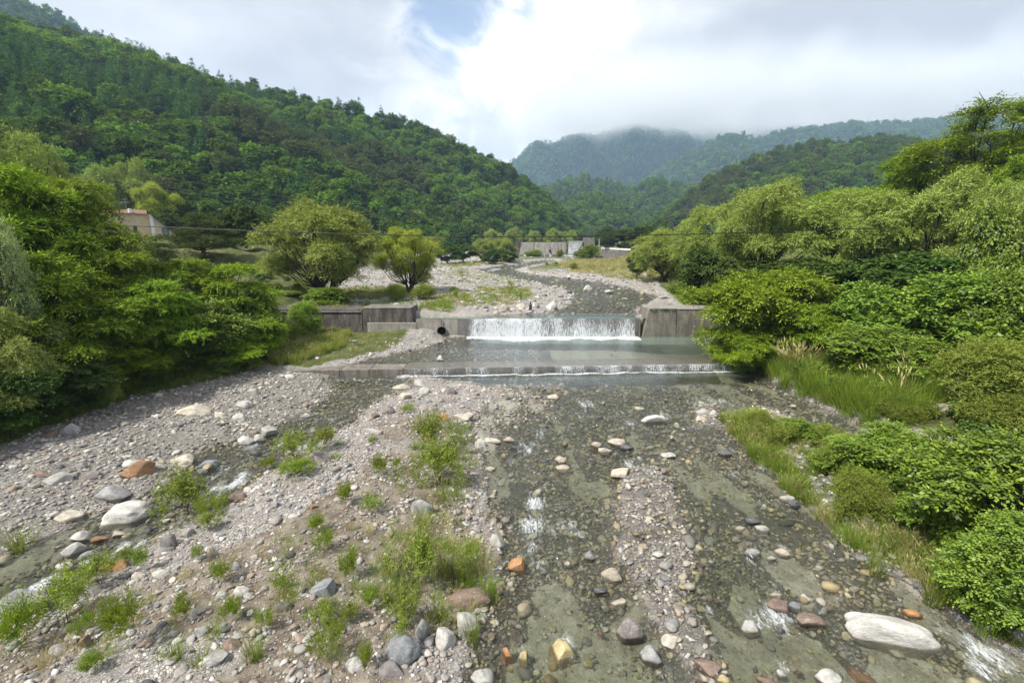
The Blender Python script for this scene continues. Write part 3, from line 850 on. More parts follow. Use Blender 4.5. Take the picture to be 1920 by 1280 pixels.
def build_falls():
    def ends(x, t):
        a = .53 + .04 * math.sin(x * 1.3) + .05 * math.sin(x * 3.1 + 1)
        a += .12 * math.exp(-((x + .5) / 2.8) ** 2) + .12 * t + .04
        if x < -3.3: a -= .42 * min(1, (-3.3 - x) / .8)
        if x > 4.5: a -= .12 * (1 - t)
        if x > 11.0: a -= .3
        return a
    me = curtain('waterfall', -4.7, 11.5, lambda x: 40.60, lambda x: 40.18, 2.0, .38, M['fall'], 260, '', ends)
    o = tag(link('waterfall', me), 'wide white waterfall curtain pouring over the weir into the pool', 'waterfall')
    me = curtain('crest_water', -4.7, 11.5, lambda x: 42.6, lambda x: 40.60, 2.035, 2.0, M['water'], 80, '', lambda x, t: 0)
    for k in ('depth', 'foam', 'calm'):
        a = me.attributes.new(k, 'FLOAT', 'POINT'); a.data.foreach_set('value', np.full(len(me.vertices), {'depth': .05, 'foam': .2, 'calm': 1}[k], np.float32))
    link('crest_water', me, o)
    f = lambda x: 29.45 + SL * x
    def ends2(x, t):
        a = .55 + .06 * math.sin(x * 2.1) + .05 * math.sin(x * 5.7)
        if x > 2.5: a += .07
        for q in (-3.3, -.3, 1.1, 2.6):
            if abs(x - q) < .25: a -= .3
        return a
    me = curtain('waterfall', -6.9, 16.6, lambda x: f(x) - .02, lambda x: f(x) - .16, .40, -.03, M['fall_thin'], 300, '', ends2)
    tag(link('waterfall', me), 'low thin waterfall spilling along the front edge of the sill', 'waterfall')

def build_sill():
    t = thing('sill', 'low concrete sill with a wet apron crossing the river below the pool', 'sill', (0, 29.6, 0))
    f = lambda x: 29.45 + SL * x
    def seg(xa, xb, ztop, mat, name, back=1.75, lbl=None):
        m = MB()
        pr = lambda x: [(x, f(x), -.9), (x, f(x) + back, -.9), (x, f(x) + back, ztop + .02), (x, f(x) + .06, ztop)]
        m.prism(pr(xa), pr(xb)); part(name, m, mat, t, .02, label=lbl)
    for xa, xb in ((-16.6, -14.9), (-14.87, -12.9), (-12.87, -11.3), (-11.27, -9.4), (-9.37, -7.2)):
        seg(xa, xb, .35, M['conc'], 'sill_block', 1.5, 'damp brownish sill block')
    seg(-7.17, 17.2, .36, M['conc_wet'], 'apron', 1.75, 'wet apron under a film of water')
    # film of water over the apron
    n = 160; xs = np.linspace(-7.1, 17.0, n); V = []
    for j in range(6):
        for x in xs: V.append((x, f(x) - .02 + (1.9 + .02) * j / 5, .395 + .004 * math.sin(x * 9 + j)))
    me = make_mesh('water_film', V, grid_faces(6, n), [M['water']], {'depth': np.full(6 * n, .03), 'foam': np.full(6 * n, .33), 'calm': np.full(6 * n, .7)}, smooth=True)
    o = link('water_film', me, t); o.matrix_parent_inverse = Matrix.Translation(-Vector(t.location))
build_weir(); build_falls(); build_sill()

# ---- the tall dam far up the valley
def build_dam():
    D = 172.0
    def X(px): return at_dist(px, 470, D)[0]
    def Z(py, d=D): return at_dist(960, py, d)[2]
    t = thing('dam', 'tall old concrete dam with dark stains far up the valley', 'dam', (X(1030), D, Z(484)))
    m = MB()
    m.prism([(X(974), D, Z(492)), (X(1062), D, Z(492)), (X(1062), D + 4, Z(492)), (X(974), D + 4, Z(492))],
            [(X(974), D + 1.2, Z(454)), (X(1062), D + 1.2, Z(454)), (X(1062), D + 4, Z(454)), (X(974), D + 4, Z(454))])
    w = part('dam_wall', m, mat_concrete('old_dam_concrete', (.36, .335, .30), (.11, .10, .09), .6, .5), t)
    for px in (995, 1026, 1041, 1054):
        m = MB(); m.prism([(X(px), D - .35, Z(490)), (X(px + 5), D - .35, Z(490)), (X(px + 5), D + .5, Z(490)), (X(px), D + .5, Z(490))],
                          [(X(px), D + .95, Z(454.4)), (X(px + 5), D + .95, Z(454.4)), (X(px + 5), D + 1.5, Z(454.4)), (X(px), D + 1.5, Z(454.4))]); part('buttress', m, M['conc_pale'], w)
    dk = mat_plain('dark_opening', (.01, .01, .009), 1, 0)
    for px in (1031, 1053, 1064.5):
        m = MB(); n = 14; cx, cz = X(px), Z(470)
        m.add([(cx + .34 * math.cos(2 * math.pi * k / n), D + .2 - .02, cz + .46 * math.sin(2 * math.pi * k / n)) for k in range(n)] + [(cx + .34 * math.cos(2 * math.pi * k / n), D + 1, cz + .46 * math.sin(2 * math.pi * k / n)) for k in range(n)],
              [list(range(n))] + [[k, (k + 1) % n, n + (k + 1) % n, n + k] for k in range(n)]); part('outlet', m, dk, w)
    m = MB(); m.prism([(X(1062.2), D - 1.0, Z(492)), (X(1080), D - 1.0, Z(492)), (X(1080), D + 4, Z(492)), (X(1062.2), D + 4, Z(492))],
                      [(X(1066), D + .9, Z(452)), (X(1094), D + .9, Z(452)), (X(1094), D + 4, Z(452)), (X(1066), D + 4, Z(452))]); part('spillway', m, M['conc'], t)
    m = MB(); m.prism([(X(1095), D - .5, Z(486)), (X(1116), D - .5, Z(486)), (X(1116), D + 4, Z(486)), (X(1095), D + 4, Z(486))],
                      [(X(1095.5), D, Z(445)), (X(1114), D, Z(446)), (X(1114), D + 4, Z(446)), (X(1095.5), D + 4, Z(445))]); part('abutment', m, M['conc'], t)
    m = MB(); m.box((X(966), D + .5, Z(492)), (X(973.6), D + 4, Z(450))); part('abutment', m, M['conc_dark'], t)
    # spill
    n = 24; V = []; th = []
    for j in range(n):
        q = j / (n - 1)
        for i in range(20):
            u = i / 19
            x = (X(1068) + (X(1093.5) - X(1068)) * u) * (1 - q) + (X(1064) + (X(1079.5) - X(1064)) * u) * q
            V.append((x, D + .75 - 1.95 * q, Z(451.5) + (Z(476) - Z(451.5)) * q)); th.append(.50 + .14 * q)
    me = make_mesh('waterfall', V, grid_faces(n, 20), [M['fall']], {'thick': np.array(th)}, smooth=True)
    tag(link('waterfall', me), 'white fan of water sliding down the spillway of the far dam', 'waterfall')
    # lower steps before the dam
    D2 = 160.0
    def X2(px): return at_dist(px, 470, D2)[0]
    for (pa, pb, pt, pbm, d, falls) in ((974, 1042, 477, 486, 160.0, [(982, 986), (1013, 1018), (1019.5, 1022), (1030, 1034)]), (1042.4, 1062, 478, 488, 161.5, [(1055, 1075)]), (992, 1040, 485.2, 491, 152.0, [(995, 1036)])):
        xx = lambda px: at_dist(px, 470, d)[0]
        zz = lambda py: at_dist(960, py, d)[2]
        s = thing('step_weir', {160.0: 'stained concrete step below the foot of the far dam', 161.5: 'short right-hand concrete step below the far dam spillway', 152.0: 'lowest concrete step with a white spill below the far dam'}[d], 'weir', (xx((pa + pb) / 2), d, zz(pbm)))
        m = MB(); m.box((xx(pa), d, zz(pbm + 4)), (xx(pb), d + 3.5, zz(pt))); part('step_wall', m, M['conc'], s)
        for fa, fb in falls:
            V = []; nx = 8
            for j in range(8):
                q = j / 7
                for i in range(nx): V.append((xx(fa) + (xx(fb) - xx(fa)) * i / (nx - 1), d - .05 - .25 * q, zz(pt - .3) + (zz(pbm) - zz(pt - .3)) * q))
            me = make_mesh('falling_water', V, grid_faces(8, nx), [M['fall']], {'thick': np.full(64, .66)}, smooth=True)
            o = link('falling_water', me, s); o.matrix_parent_inverse = Matrix.Translation(-Vector(s.location))
build_dam()
# ------------------------------------------------------------------ foliage
def unit(v):
    return v / np.maximum(np.linalg.norm(v, axis=1, keepdims=True), 1e-9)

def leaf_mesh(name, C, D, Nn, L, Wd, tint, mat, fold=0.0):
    """one pointed leaf of four corners for every row"""
    n = len(C)
    D = unit(D); S = unit(np.cross(D, Nn)); U = np.cross(S, D)
    L = np.broadcast_to(np.asarray(L, float), (n,))[:, None]; Wd = np.broadcast_to(np.asarray(Wd, float), (n,))[:, None]
    V = np.empty((n, 4, 3))
    V[:, 0] = C - D * L * .5
    V[:, 1] = C + S * Wd * .5 + D * L * .05 + U * fold * Wd
    V[:, 2] = C + D * L * .5 - U * L * .06
    V[:, 3] = C - S * Wd * .5 + D * L * .05 + U * fold * Wd
    F = np.arange(4 * n).reshape(n, 4)
    return make_mesh(name, V.reshape(-1, 3), F, [mat], {'tint': np.repeat(tint, 4)})

def sprays(lobes, n, k, slen, L, W, up=.6, droop=.3, side=.8, low=-.55, shell=.4, r=None):
    """leaves set on short twigs all over a set of lobes"""
    r = r or rng
    lobes = np.asarray(lobes, float)
    w = lobes[:, 3] * lobes[:, 4] + lobes[:, 3] * lobes[:, 5]
    li = r.choice(len(lobes), n, p=w / w.sum())
    d = unit(r.normal(size=(n * 3, 3))); d = d[d[:, 2] > low][:n]
    while len(d) < n: d = np.concatenate([d, d])[:n]
    R = lobes[li, 3:6]
    rad = 1.0 - shell * r.random(n) ** 1.6
    pos = lobes[li, :3] + d * R * rad[:, None] * r.normal(1, .07, n)[:, None]
    out = unit(d / R)
    T = unit(out * .9 + r.normal(size=(n, 3)) * .55 + np.array([0, 0, -droop]))
    sd = unit(np.cross(T, np.array([0, 0, 1.0]) + r.normal(size=(n, 3)) * .2))
    i = np.tile(np.arange(k), n); q = np.repeat(np.arange(n), k)
    sgn = np.where(i % 2 == 0, 1.0, -1.0)
    f = (i + .5) / k
    ll = L * r.uniform(.7, 1.25, n * k)
    D = T[q] * .55 + sd[q] * (sgn * side)[:, None] + r.normal(size=(n * k, 3)) * .25
    D[f > 1 - 1.01 / k] = T[q][f > 1 - 1.01 / k]
    D = unit(D); D[:, 2] -= droop * .5 * f
    C = pos[q] + T[q] * (slen * (f - .4))[:, None] + unit(D) * (ll * .5)[:, None]
    C[:, 2] -= droop * slen * .6 * f ** 2
    Nn = unit(np.array([0, 0, up]) + out[q] * .5 + r.normal(size=(n * k, 3)) * .38)
    tint = np.clip(r.normal(.45, .22, n)[q] + r.normal(0, .16, n * k) + .14 * f, 0, 1)
    return C, D, Nn, ll, W * ll / L, tint

def lobe_shell(R, z0, z1, n, lr, flat=1.0, inner=.45, jit=.12, r=None, egg=0.0):
    r = r or rng
    out = []
    zc = (z0 + z1) / 2; hz = (z1 - z0) / 2
    g = math.pi * (3 - math.sqrt(5))
    for i in range(n):
        zz = 1 - 2 * (i + .5) / n
        rr = math.sqrt(1 - zz * zz)
        a = g * i + r.normal() * .25
        q = inner + (1 - inner) * math.sqrt(r.random())
        l = lr * r.uniform(.7, 1.3)
        wz = 1 - egg * zz
        out.append((math.cos(a) * rr * max(R - l * .8, .1) * q * wz * r.normal(1, jit), math.sin(a) * rr * max(R - l * .8, .1) * q * wz * r.normal(1, jit),
                    zc + zz * (hz - l * flat * .7) * q, l, l, l * flat))
    return out

def lobe_cluster(R, z0, z1, nbig, nsmall, rbig, rsmall, flat, r, inner=.5, egg=.1):
    out = []
    for cx, cy_, cz, a, _, _ in lobe_shell(R, z0, z1, nbig, rbig, .8, inner, .12, r, egg):
        for x, y, z, q, _, qz in lobe_shell(a * 1.05, cz - a * .8, cz + a * .85, nsmall, rsmall, flat, .7, .15, r):
            out.append((cx + x, cy_ + y, z, q, q, qz))
    return out

def trunk_mesh(name, lobes, mat, r0, fork, nl=14, lean=(0, 0), r=None, twigs=2, thin=.22, stems=1):
    r = r or rng
    m = MB()
    tops = []
    for s in range(stems):
        a = 2 * math.pi * s / stems + r.random()
        off = .0 if stems == 1 else 1.0
        q0 = Vector((off * .25 * math.cos(a) * r0 * 4, off * .25 * math.sin(a) * r0 * 4, -.5))
        top = Vector((lean[0] + off * math.cos(a) * fork * .35, lean[1] + off * math.sin(a) * fork * .35, fork))
        mid = q0.lerp(top, .5) + Vector((r.normal() * .06 * fork, r.normal() * .06 * fork, 0))
        m.tube([q0, q0.lerp(mid, .5), mid, top], [r0 * 1.25, r0 * 1.02, r0 * .92, r0 * .8], 9)
        tops.append(top)
    ids = list(range(len(lobes))); r.shuffle(ids)
    for i in ids[:nl]:
        c = Vector(lobes[i][:3])
        st = min(tops, key=lambda t: (t - c).length)
        mid = st.lerp(c, .5) + Vector((r.normal() * .2, r.normal() * .2, -.10 * (c - st).length + r.normal() * .15))
        m1 = st.lerp(mid, .5) + Vector((r.normal() * .08, r.normal() * .08, 0))
        m2 = mid.lerp(c, .5) + Vector((r.normal() * .08, r.normal() * .08, .1))
        q = r0 * r.uniform(.34, .5)
        m.tube([st - (st - mid).normalized() * -.0, m1, mid, m2, c], [q, q * .8, q * .6, q * .4, q * thin], 6)
        for _ in range(twigs):
            e = c + Vector((r.normal(), r.normal(), abs(r.normal()))) * lobes[i][3] * .55
            b = m2.lerp(c, r.random())
            m.tube([b, b.lerp(e, .5) + Vector((0, 0, .08)), e], [q * .33, q * .22, q * .1], 4)
    return m.mesh(name, mat, smooth=True)

PROTO = {}
def proto(kind, crown, trunk, h, w):
    PROTO.setdefault(kind, []).append((crown, trunk, h, w))

def build_protos():
    for v in range(3):                                   # locust: flat feathery layers
        r = np.random.default_rng(100 + v)
        lob = lobe_shell(4.0, .6, 10.0, 36, 1.3, .34, .5, .22, r, .22)
        C = sprays(lob, 5200, 15, .85, .20, .062, 1.1, .42, .8, -.3, .6, r)
        proto('locust', leaf_mesh('locust_crown', *C, M['locust']), trunk_mesh('locust_trunk', lob, M['bark'], .20, 2.6, 16, r=r), 10.0, 8.0)
    for v in range(2):                                   # low locust bush that reaches the ground
        r = np.random.default_rng(120 + v)
        lob = lobe_shell(2.7, -.1, 5.0, 27, .92, .38, .5, .22, r, .1)
        C = sprays(lob, 3800, 15, .70, .165, .052, 1.1, .44, .8, -.35, .55, r)
        proto('locust_bush', leaf_mesh('locust_crown', *C, M['locust']), trunk_mesh('locust_trunk', lob, M['bark'], .11, 1.0, 12, r=r, stems=2), 5.0, 5.4)
    for v in range(2):                                   # open tall locust, branches show
        r = np.random.default_rng(140 + v)
        lob = lobe_cluster(4.6, 4.5, 15.0, 15, 4, 1.5, .72, .5, r, .35, .1)
        C = sprays(lob, 2600, 13, .8, .20, .062, 1.0, .40, .8, -.4, .8, r)
        proto('tall_locust', leaf_mesh('tall_locust_crown', *C, M['locust']), trunk_mesh('tall_locust_trunk', lob, M['bark'], .20, 4.8, 40, r=r, twigs=1), 15.0, 9.6)
    for v in range(3):                                   # willow: many round fine-leaved tufts
        r = np.random.default_rng(160 + v)
        lob = lobe_cluster(4.5, 1.0, 8.7, 13, 7, 1.55, .72, .72, r, .62, .1)
        C = sprays(lob, 9500, 10, .62, .17, .044, .55, .30, .6, -.4, .5, r)
        proto('willow', (leaf_mesh('willow_crown', *C, M['willow']), leaf_mesh('willow_crown', *C, M['willow_yellow']), leaf_mesh('willow_crown', *C, M['willow_pale']))[0], trunk_mesh('willow_trunk', lob, M['bark'], .20, 1.1, 44, r=r, stems=3), 8.6, 9.2)
        for k, mt in (('willow_yellow', 'willow_yellow'), ('willow_pale', 'willow_pale')):
            me = PROTO['willow'][-1][0].copy(); me.materials.clear(); me.materials.append(M[mt])
            proto(k, me, PROTO['willow'][-1][1], 8.6, 9.2)
    for v in range(2):                                   # dark broadleaf
        r = np.random.default_rng(180 + v)
        lob = lobe_cluster(3.4, .4, 7.0, 9, 5, 1.35, .66, .6, r, .55, .1)
        C = sprays(lob, 4600, 9, .5, .20, .105, .9, .3, .8, -.45, .5, r)
        proto('broad', leaf_mesh('broadleaf_crown', *C, M['broad']), trunk_mesh('broadleaf_trunk', lob, M['bark'], .18, 1.6, 14, r=r), 7.0, 6.8)
    for v in range(3):                                   # bright leafy shrub
        r = np.random.default_rng(200 + v)
        lob = lobe_shell(1.6, -.1, 2.8, 26, .50, .62, .5, .24, r, .1)
        C = sprays(lob, 3600, 8, .30, .098, .060, .9, .25, .85, -.45, .55, r)
        proto('shrub', leaf_mesh('shrub_crown', *C, M['shrub']), trunk_mesh('shrub_stems', lob, M['bark'], .05, .5, 14, r=r, stems=3), 2.8, 3.2)
    for v in range(2):                                   # near shrub, every leaf shows
        r = np.random.default_rng(220 + v)
        lob = lobe_shell(1.5, -.1, 2.9, 34, .40, .6, .45, .24, r, .1)
        C = sprays(lob, 4200, 10, .32, .080, .046, .9, .28, .85, -.45, .6, r)
        proto('leafy_shrub', leaf_mesh('leafy_shrub_crown', *C, M['shrub']), trunk_mesh('leafy_shrub_stems', lob, M['bark'], .035, .45, 20, r=r, stems=4, twigs=3), 2.9, 3.0)
    for v in range(2):                                   # fine olive shrub
        r = np.random.default_rng(240 + v)
        lob = lobe_shell(1.2, -.05, 2.0, 20, .45, .8, .5, .15, r)
        C = sprays(lob, 2500, 9, .30, .080, .026, .6, .15, .6, -.5, .6, r)
        proto('fine_shrub', leaf_mesh('fine_shrub_crown', *C, M['weed_dull']), trunk_mesh('fine_shrub_stems', lob, M['bark'], .025, .3, 16, r=r, stems=4), 2.0, 2.4)
    for v in range(2):                                   # spreading pine with level tiers
        r = np.random.default_rng(260 + v)
        lob = []
        for z, R, n in ((2.0, 2.6, 9), (3.0, 2.9, 10), (4.0, 2.2, 8), (5.0, 1.3, 5), (5.8, .5, 2)):
            for i in range(n):
                a = 2 * math.pi * i / n + r.random() * .6; q = R * r.uniform(.35, 1.0)
                lob.append((q * math.cos(a), q * math.sin(a), z + r.normal() * .2, .85, .85, .42))
        C = sprays(lob, 3600, 10, .30, .22, .03, .2, -.25, .5, -.3, .6, r)
        proto('pine', leaf_mesh('pine_crown', *C, M['pine']), trunk_mesh('pine_trunk', lob, M['bark_pine'], .20, 1.6, 18, r=r), 6.3, 6.6)
build_protos()

# crowns for the woods on the slopes
FOREST = {}
def forest_protos():
    def add(kind, C, mat, lod):
        me = leaf_mesh('hill_tree', *C, mat)
        FOREST.setdefault((kind, lod), []).append(me)
    for lod, ns, L in ((0, 330, .95), (1, 95, 1.5), (2, 26, 2.6)):
        for v in range(3):
            r = np.random.default_rng(300 + v + 10 * lod)
            lob = lobe_shell(3.6, .8, 8.6, (16, 10, 6)[lod], 1.5, .8, .55, .15, r, .05)
            for kind, mt in (('broad', 'f_broad'), ('bright', 'f_bright')):
                C = sprays(lob, ns, 5, .9, L * .8, L * .52, .9, .25, .8, -.35, .45, r)
                add(kind, C, M[mt], lod)
            lob = []
            for z, R in ((2.4, 2.1), (4.2, 1.75), (6.0, 1.3), (7.8, .85), (9.4, .4)):
                n = max(2, int(R * (4 if lod < 2 else 2)))
                for i in range(n):
                    a = 2 * math.pi * i / n + r.random()
                    lob.append((R * .62 * math.cos(a), R * .62 * math.sin(a), z + r.normal() * .25, R * .6, R * .6, .75))
            C = sprays(lob, ns, 5, .8, L * .9, L * .26, .5, .45, .6, -.4, .5, r)
            add('conifer', C, M['f_conifer'], lod)
            lob = lobe_shell(2.8, 3.0, 9.6, (14, 9, 5)[lod], 1.25, .6, .5, .2, r, -.1)
            C = sprays(lob, int(ns * .8), 5, .7, L * .85, L * .30, .5, .1, .7, -.5, .6, r)
            add('brown', C, M['f_brown'], lod)
forest_protos()
KINDS_F = ['broad', 'bright', 'conifer', 'brown']

def scatter(name, label, cat, P3, idx, rot, scl, meshes, extra=None):
    """one object: a copy of one of the meshes stands on each point"""
    pool = bpy.data.collections.new(name + '_pieces')
    for i, me in enumerate(meshes):
        o = bpy.data.objects.new('%s_piece_%03d' % (name, i), me); pool.objects.link(o)
    at = {'idx': np.asarray(idx, dtype=np.int32), 'rot': np.asarray(rot), 'scl': np.asarray(scl)}
    at.update(extra or {})
    me = make_mesh(name, P3, [], [], at)
    ng = bpy.data.node_groups.new(name + '_spread', 'GeometryNodeTree')
    ng.interface.new_socket('Geometry', in_out='INPUT', socket_type='NodeSocketGeometry')
    ng.interface.new_socket('Geometry', in_out='OUTPUT', socket_type='NodeSocketGeometry')
    N, L = ng.nodes, ng.links
    gi = N.new('NodeGroupInput'); go = N.new('NodeGroupOutput')
    ip = N.new('GeometryNodeInstanceOnPoints')
    ci = N.new('GeometryNodeCollectionInfo'); ci.inputs['Collection'].default_value = pool
    ci.inputs['Separate Children'].default_value = True; ci.inputs['Reset Children'].default_value = True
    def na(nm, ty):
        n = N.new('GeometryNodeInputNamedAttribute'); n.data_type = ty; n.inputs['Name'].default_value = nm; return n.outputs['Attribute']
    L.new(gi.outputs[0], ip.inputs['Points']); L.new(ci.outputs[0], ip.inputs['Instance'])
    ip.inputs['Pick Instance'].default_value = True
    L.new(na('idx', 'INT'), ip.inputs['Instance Index'])
    L.new(na('rot', 'FLOAT_VECTOR'), ip.inputs['Rotation']); L.new(na('scl', 'FLOAT_VECTOR'), ip.inputs['Scale'])
    L.new(ip.outputs[0], go.inputs[0])
    o = link(name, me)
    md = o.modifiers.new('spread', 'NODES'); md.node_group = ng
    tag(o, label, cat, kind='stuff')
    return o
# ------------------------------------------------------------------ hills and the woods on them
def resample(pts, n):
    pts = np.asarray(pts, float)
    s = np.concatenate([[0], np.cumsum(np.linalg.norm(np.diff(pts, axis=0), axis=1))])
    t = np.linspace(0, s[-1], n)
    return np.stack([np.interp(t, s, pts[:, k]) for k in range(3)], 1)

def hill(label, forest_label, ridge, foot, spacing, lod, mixf, amp=.05, gully=3.0, tree=1.0, seed=0, lower=6.0, prof=1.0, maxn=16000, drop=4.0, vmax=1.06):
    nu, nv = 150, 70
    R = resample([at_dist(*q) for q in ridge], nu); R[:, 2] -= lower * tree
    Fo = resample([at_dist(*q) for q in foot], nu); Fo[:, 2] -= drop
    v = np.linspace(0, 1.5, nv)
    U = np.linspace(0, 1, nu)
    hgt = (R[:, 2] - Fo[:, 2])
    Pn = np.zeros((nv, nu, 3))
    for j, q in enumerate(v):
        if q <= 1:
            Pn[j] = Fo * (1 - q) + R * q
            Pn[j, :, 2] = Fo[:, 2] + hgt * q ** prof
        else:
            w = q - 1
            Pn[j] = R + (R - Fo) * np.array([.6, .9, 0]) * w
            Pn[j, :, 2] = R[:, 2] - hgt * (w * .5 + w * w * 1.2)
    length = np.linalg.norm(np.diff(R, axis=0), axis=1).sum()
    uu = np.repeat(U[None] * length / max(hgt.max(), 1), nv, 0); vv = np.repeat(v[:, None], nu, 1)
    g = 1 - np.abs(2 * fbm(uu * gully + vv * .35, vv * .8, 500 + seed, 4) - 1)         # spurs and gullies
    g2 = fbm(uu * gully * 3, vv * 4, 540 + seed, 4) - .5
    env = np.sin(np.clip(vv, 0, 1) * math.pi) ** .8 + .04
    disp = hgt[None] * (amp * (g - .6) * 2.2 + amp * .5 * g2)
    Pn[:, :, 2] += disp * env
    Pn[:, :, 1] -= disp * env * .9
    me = make_mesh('hill', Pn.reshape(-1, 3), grid_faces(nv, nu), [M['floor']], smooth=True)
    tag(link('hill', me), label, 'hill', kind='structure')
    # trees
    A = Pn[:-1, :-1]; B = Pn[:-1, 1:]; C_ = Pn[1:, :-1]; D_ = Pn[1:, 1:]
    area = .5 * np.linalg.norm(np.cross(B - A, C_ - A), axis=2) + .5 * np.linalg.norm(np.cross(B - D_, C_ - D_), axis=2)
    area[v[:-1] > vmax] = 0
    # only slopes that some viewer on the bridge could see
    cen = (A + D_) / 2
    nrm = np.cross(B - A, C_ - A); nrm *= np.sign(nrm[:, :, 2:3] + 1e-9)
    look = np.array([0, 0, 8.0]) - cen
    face = (nrm * look).sum(2) / (np.linalg.norm(nrm, axis=2) * np.linalg.norm(look, axis=2) + 1e-9)
    area[face < -.12] = 0
    px = cen[:, :, 0] / np.maximum(cen[:, :, 1], 1)
    area[np.abs(px) > 1.45] = 0
    n = int(min(area.sum() / spacing ** 2, maxn))
    r = np.random.default_rng(900 + seed)
    cell = r.choice(area.size, n, p=(area / area.sum()).ravel())
    cj, ci = np.divmod(cell, nu - 1)
    a, b_ = r.random((2, n))
    pts = (A[cj, ci] * ((1 - a) * (1 - b_))[:, None] + B[cj, ci] * (a * (1 - b_))[:, None] + C_[cj, ci] * ((1 - a) * b_)[:, None] + D_[cj, ci] * (a * b_)[:, None])
    uq = (ci + a) / (nu - 1); vq = v[cj] + b_ * (v[1] - v[0])
    wgt = mixf(uq, vq, uu[cj, ci], r)                    # (n, 4) weights of the kinds
    wgt = wgt / wgt.sum(1, keepdims=True)
    k = (r.random(n)[:, None] > np.cumsum(wgt, 1)).sum(1).clip(0, 3)
    idx = k * 3 + r.integers(0, 3, n)
    eff = math.sqrt(area.sum() / n) / spacing
    s = tree * eff * (.66 + .85 * r.random(n) ** 1.5)
    rot = np.stack([r.normal(0, .05, n), r.normal(0, .05, n), r.random(n) * 6.283], 1)
    scl = np.stack([s * r.uniform(.9, 1.15, n), s * r.uniform(.9, 1.15, n), s], 1)
    pts[:, 2] -= .6 * s
    meshes = [m for kk in KINDS_F for m in FOREST[(kk, lod)]]
    scatter('forest', forest_label, 'forest', pts, idx, rot, scl, meshes)

def bandmix(spec, seed):
    """kinds by noisy patches; SPEC gives base weights and patches (u0,u1,v0,v1,kind,weight)"""
    def f(u, v, uu, r):
        w = np.tile(np.array(spec[0], float), (len(u), 1))
        wob = (fbm(uu * 2.5, v * 6, 700 + seed, 4) - .5)
        for u0, u1, v0, v1, k, q in spec[1]:
            m = smooth01((u + wob * .22 - u0) / .05) * smooth01((u1 - u - wob * .22) / .05) * smooth01((v + wob * .30 - v0) / .05) * smooth01((v1 - v - wob * .3) / .05)
            w *= (1 - .9 * m)[:, None]
            w[:, k] += q * m
        n2 = fbm(uu * 7, v * 14, 720 + seed, 3)
        w[:, 0] *= .4 + 1.2 * (n2 > .5); w[:, 1] *= .4 + 1.2 * (n2 < .5)
        return w
    return f

hill('steep wooded hillside rising on the left of the valley', 'dense mixed woods covering the steep hillside on the left',
     [(-700, -200, 250), (-200, -62, 280), (0, 30, 300), (100, 60, 310), (200, 82, 318), (310, 112, 325), (400, 150, 330), (540, 176, 345), (650, 195, 360), (735, 215, 375), (800, 245, 385), (870, 277, 395), (940, 303, 405), (1000, 348, 415), (1050, 391, 425), (1085, 424, 430), (1120, 446, 435)],
     [(-700, 560, 50), (-200, 520, 68), (0, 486, 85), (200, 462, 105), (330, 456, 120), (500, 456, 140), (700, 455, 170), (850, 452, 215), (950, 449, 275), (1050, 446, 350), (1120, 448, 430)],
     4.7, 0, bandmix(((1.0, .5, .5, .15), [(.0, .55, .28, .62, 2, 3.0), (.0, .50, .66, .95, 1, 1.6), (.28, .62, .22, .50, 3, 2.2), (.55, .85, .18, .52, 1, 2.4), (.45, .75, .55, .9, 1, 1.2), (.7, 1., .55, 1.1, 0, 2.0), (.30, .55, .85, 1.1, 2, 2.0)]), 1),
     amp=.055, gully=2.4, seed=1, prof=.96, maxn=20000, tree=.86)
hill('higher ridge behind the left hillside', 'bluish woods on the higher ridge behind the left hillside',
     [(-500, -260, 700), (-100, -55, 700), (0, -12, 700), (60, 5, 710), (130, 34, 720), (200, 70, 740), (300, 125, 760), (450, 200, 780)],
     [(-500, 250, 460), (0, 300, 480), (200, 320, 500), (450, 360, 520)], 9, 1, bandmix(((1, .3, .8, .2), []), 2), seed=2, maxn=5000, tree=1.3)
hill('rounded wooded hill on the right', 'dull green woods on the rounded hill on the right',
     [(1215, 428, 425), (1262, 388, 440), (1300, 357, 455), (1350, 322, 470), (1430, 292, 490), (1500, 272, 505), (1560, 261, 520), (1650, 258, 540), (1750, 266, 560), (1900, 262, 580), (2200, 230, 600), (2700, 190, 600)],
     [(1215, 446, 400), (1300, 450, 330), (1500, 452, 280), (1800, 455, 240), (2200, 460, 210), (2700, 465, 190)], 6.2, 0,
     bandmix(((1.0, .45, .2, .5), [(0, .22, .0, .9, 3, 2.0)]), 3), seed=3, amp=.06, maxn=9000, prof=.9)
hill('low front wooded hill in the middle of the valley', 'woods on the low front hill in the middle of the valley',
     [(1035, 446, 600), (1052, 384, 610), (1080, 366, 615), (1112, 360, 620), (1160, 376, 625), (1215, 410, 630), (1270, 440, 640)],
     [(1035, 452, 480), (1110, 452, 470), (1270, 452, 490)], 7, 1, bandmix(((1, .9, .2, .1), []), 4), seed=4, maxn=4500, amp=.13)
hill('dome shaped wooded hill on the right of the valley middle', 'woods on the dome shaped hill in the valley middle',
     [(1120, 430, 780), (1175, 358, 790), (1205, 338, 795), (1232, 331, 800), (1282, 341, 805), (1340, 366, 810), (1430, 420, 820)],
     [(1120, 446, 640), (1250, 446, 640), (1430, 446, 650)], 8, 1, bandmix(((1, .8, .2, .1), []), 5), seed=5, maxn=5000, amp=.13)
hill('broad wooded hill on the left of the valley middle', 'woods on the broad hill behind the front hill',
     [(960, 420, 900), (1005, 352, 910), (1040, 338, 915), (1090, 326, 920), (1140, 336, 925), (1185, 352, 930), (1240, 390, 935), (1320, 440, 940)],
     [(960, 446, 760), (1150, 446, 760), (1320, 446, 760)], 8.5, 1, bandmix(((1, .8, .2, .1), []), 6), seed=6, maxn=5000, amp=.13)
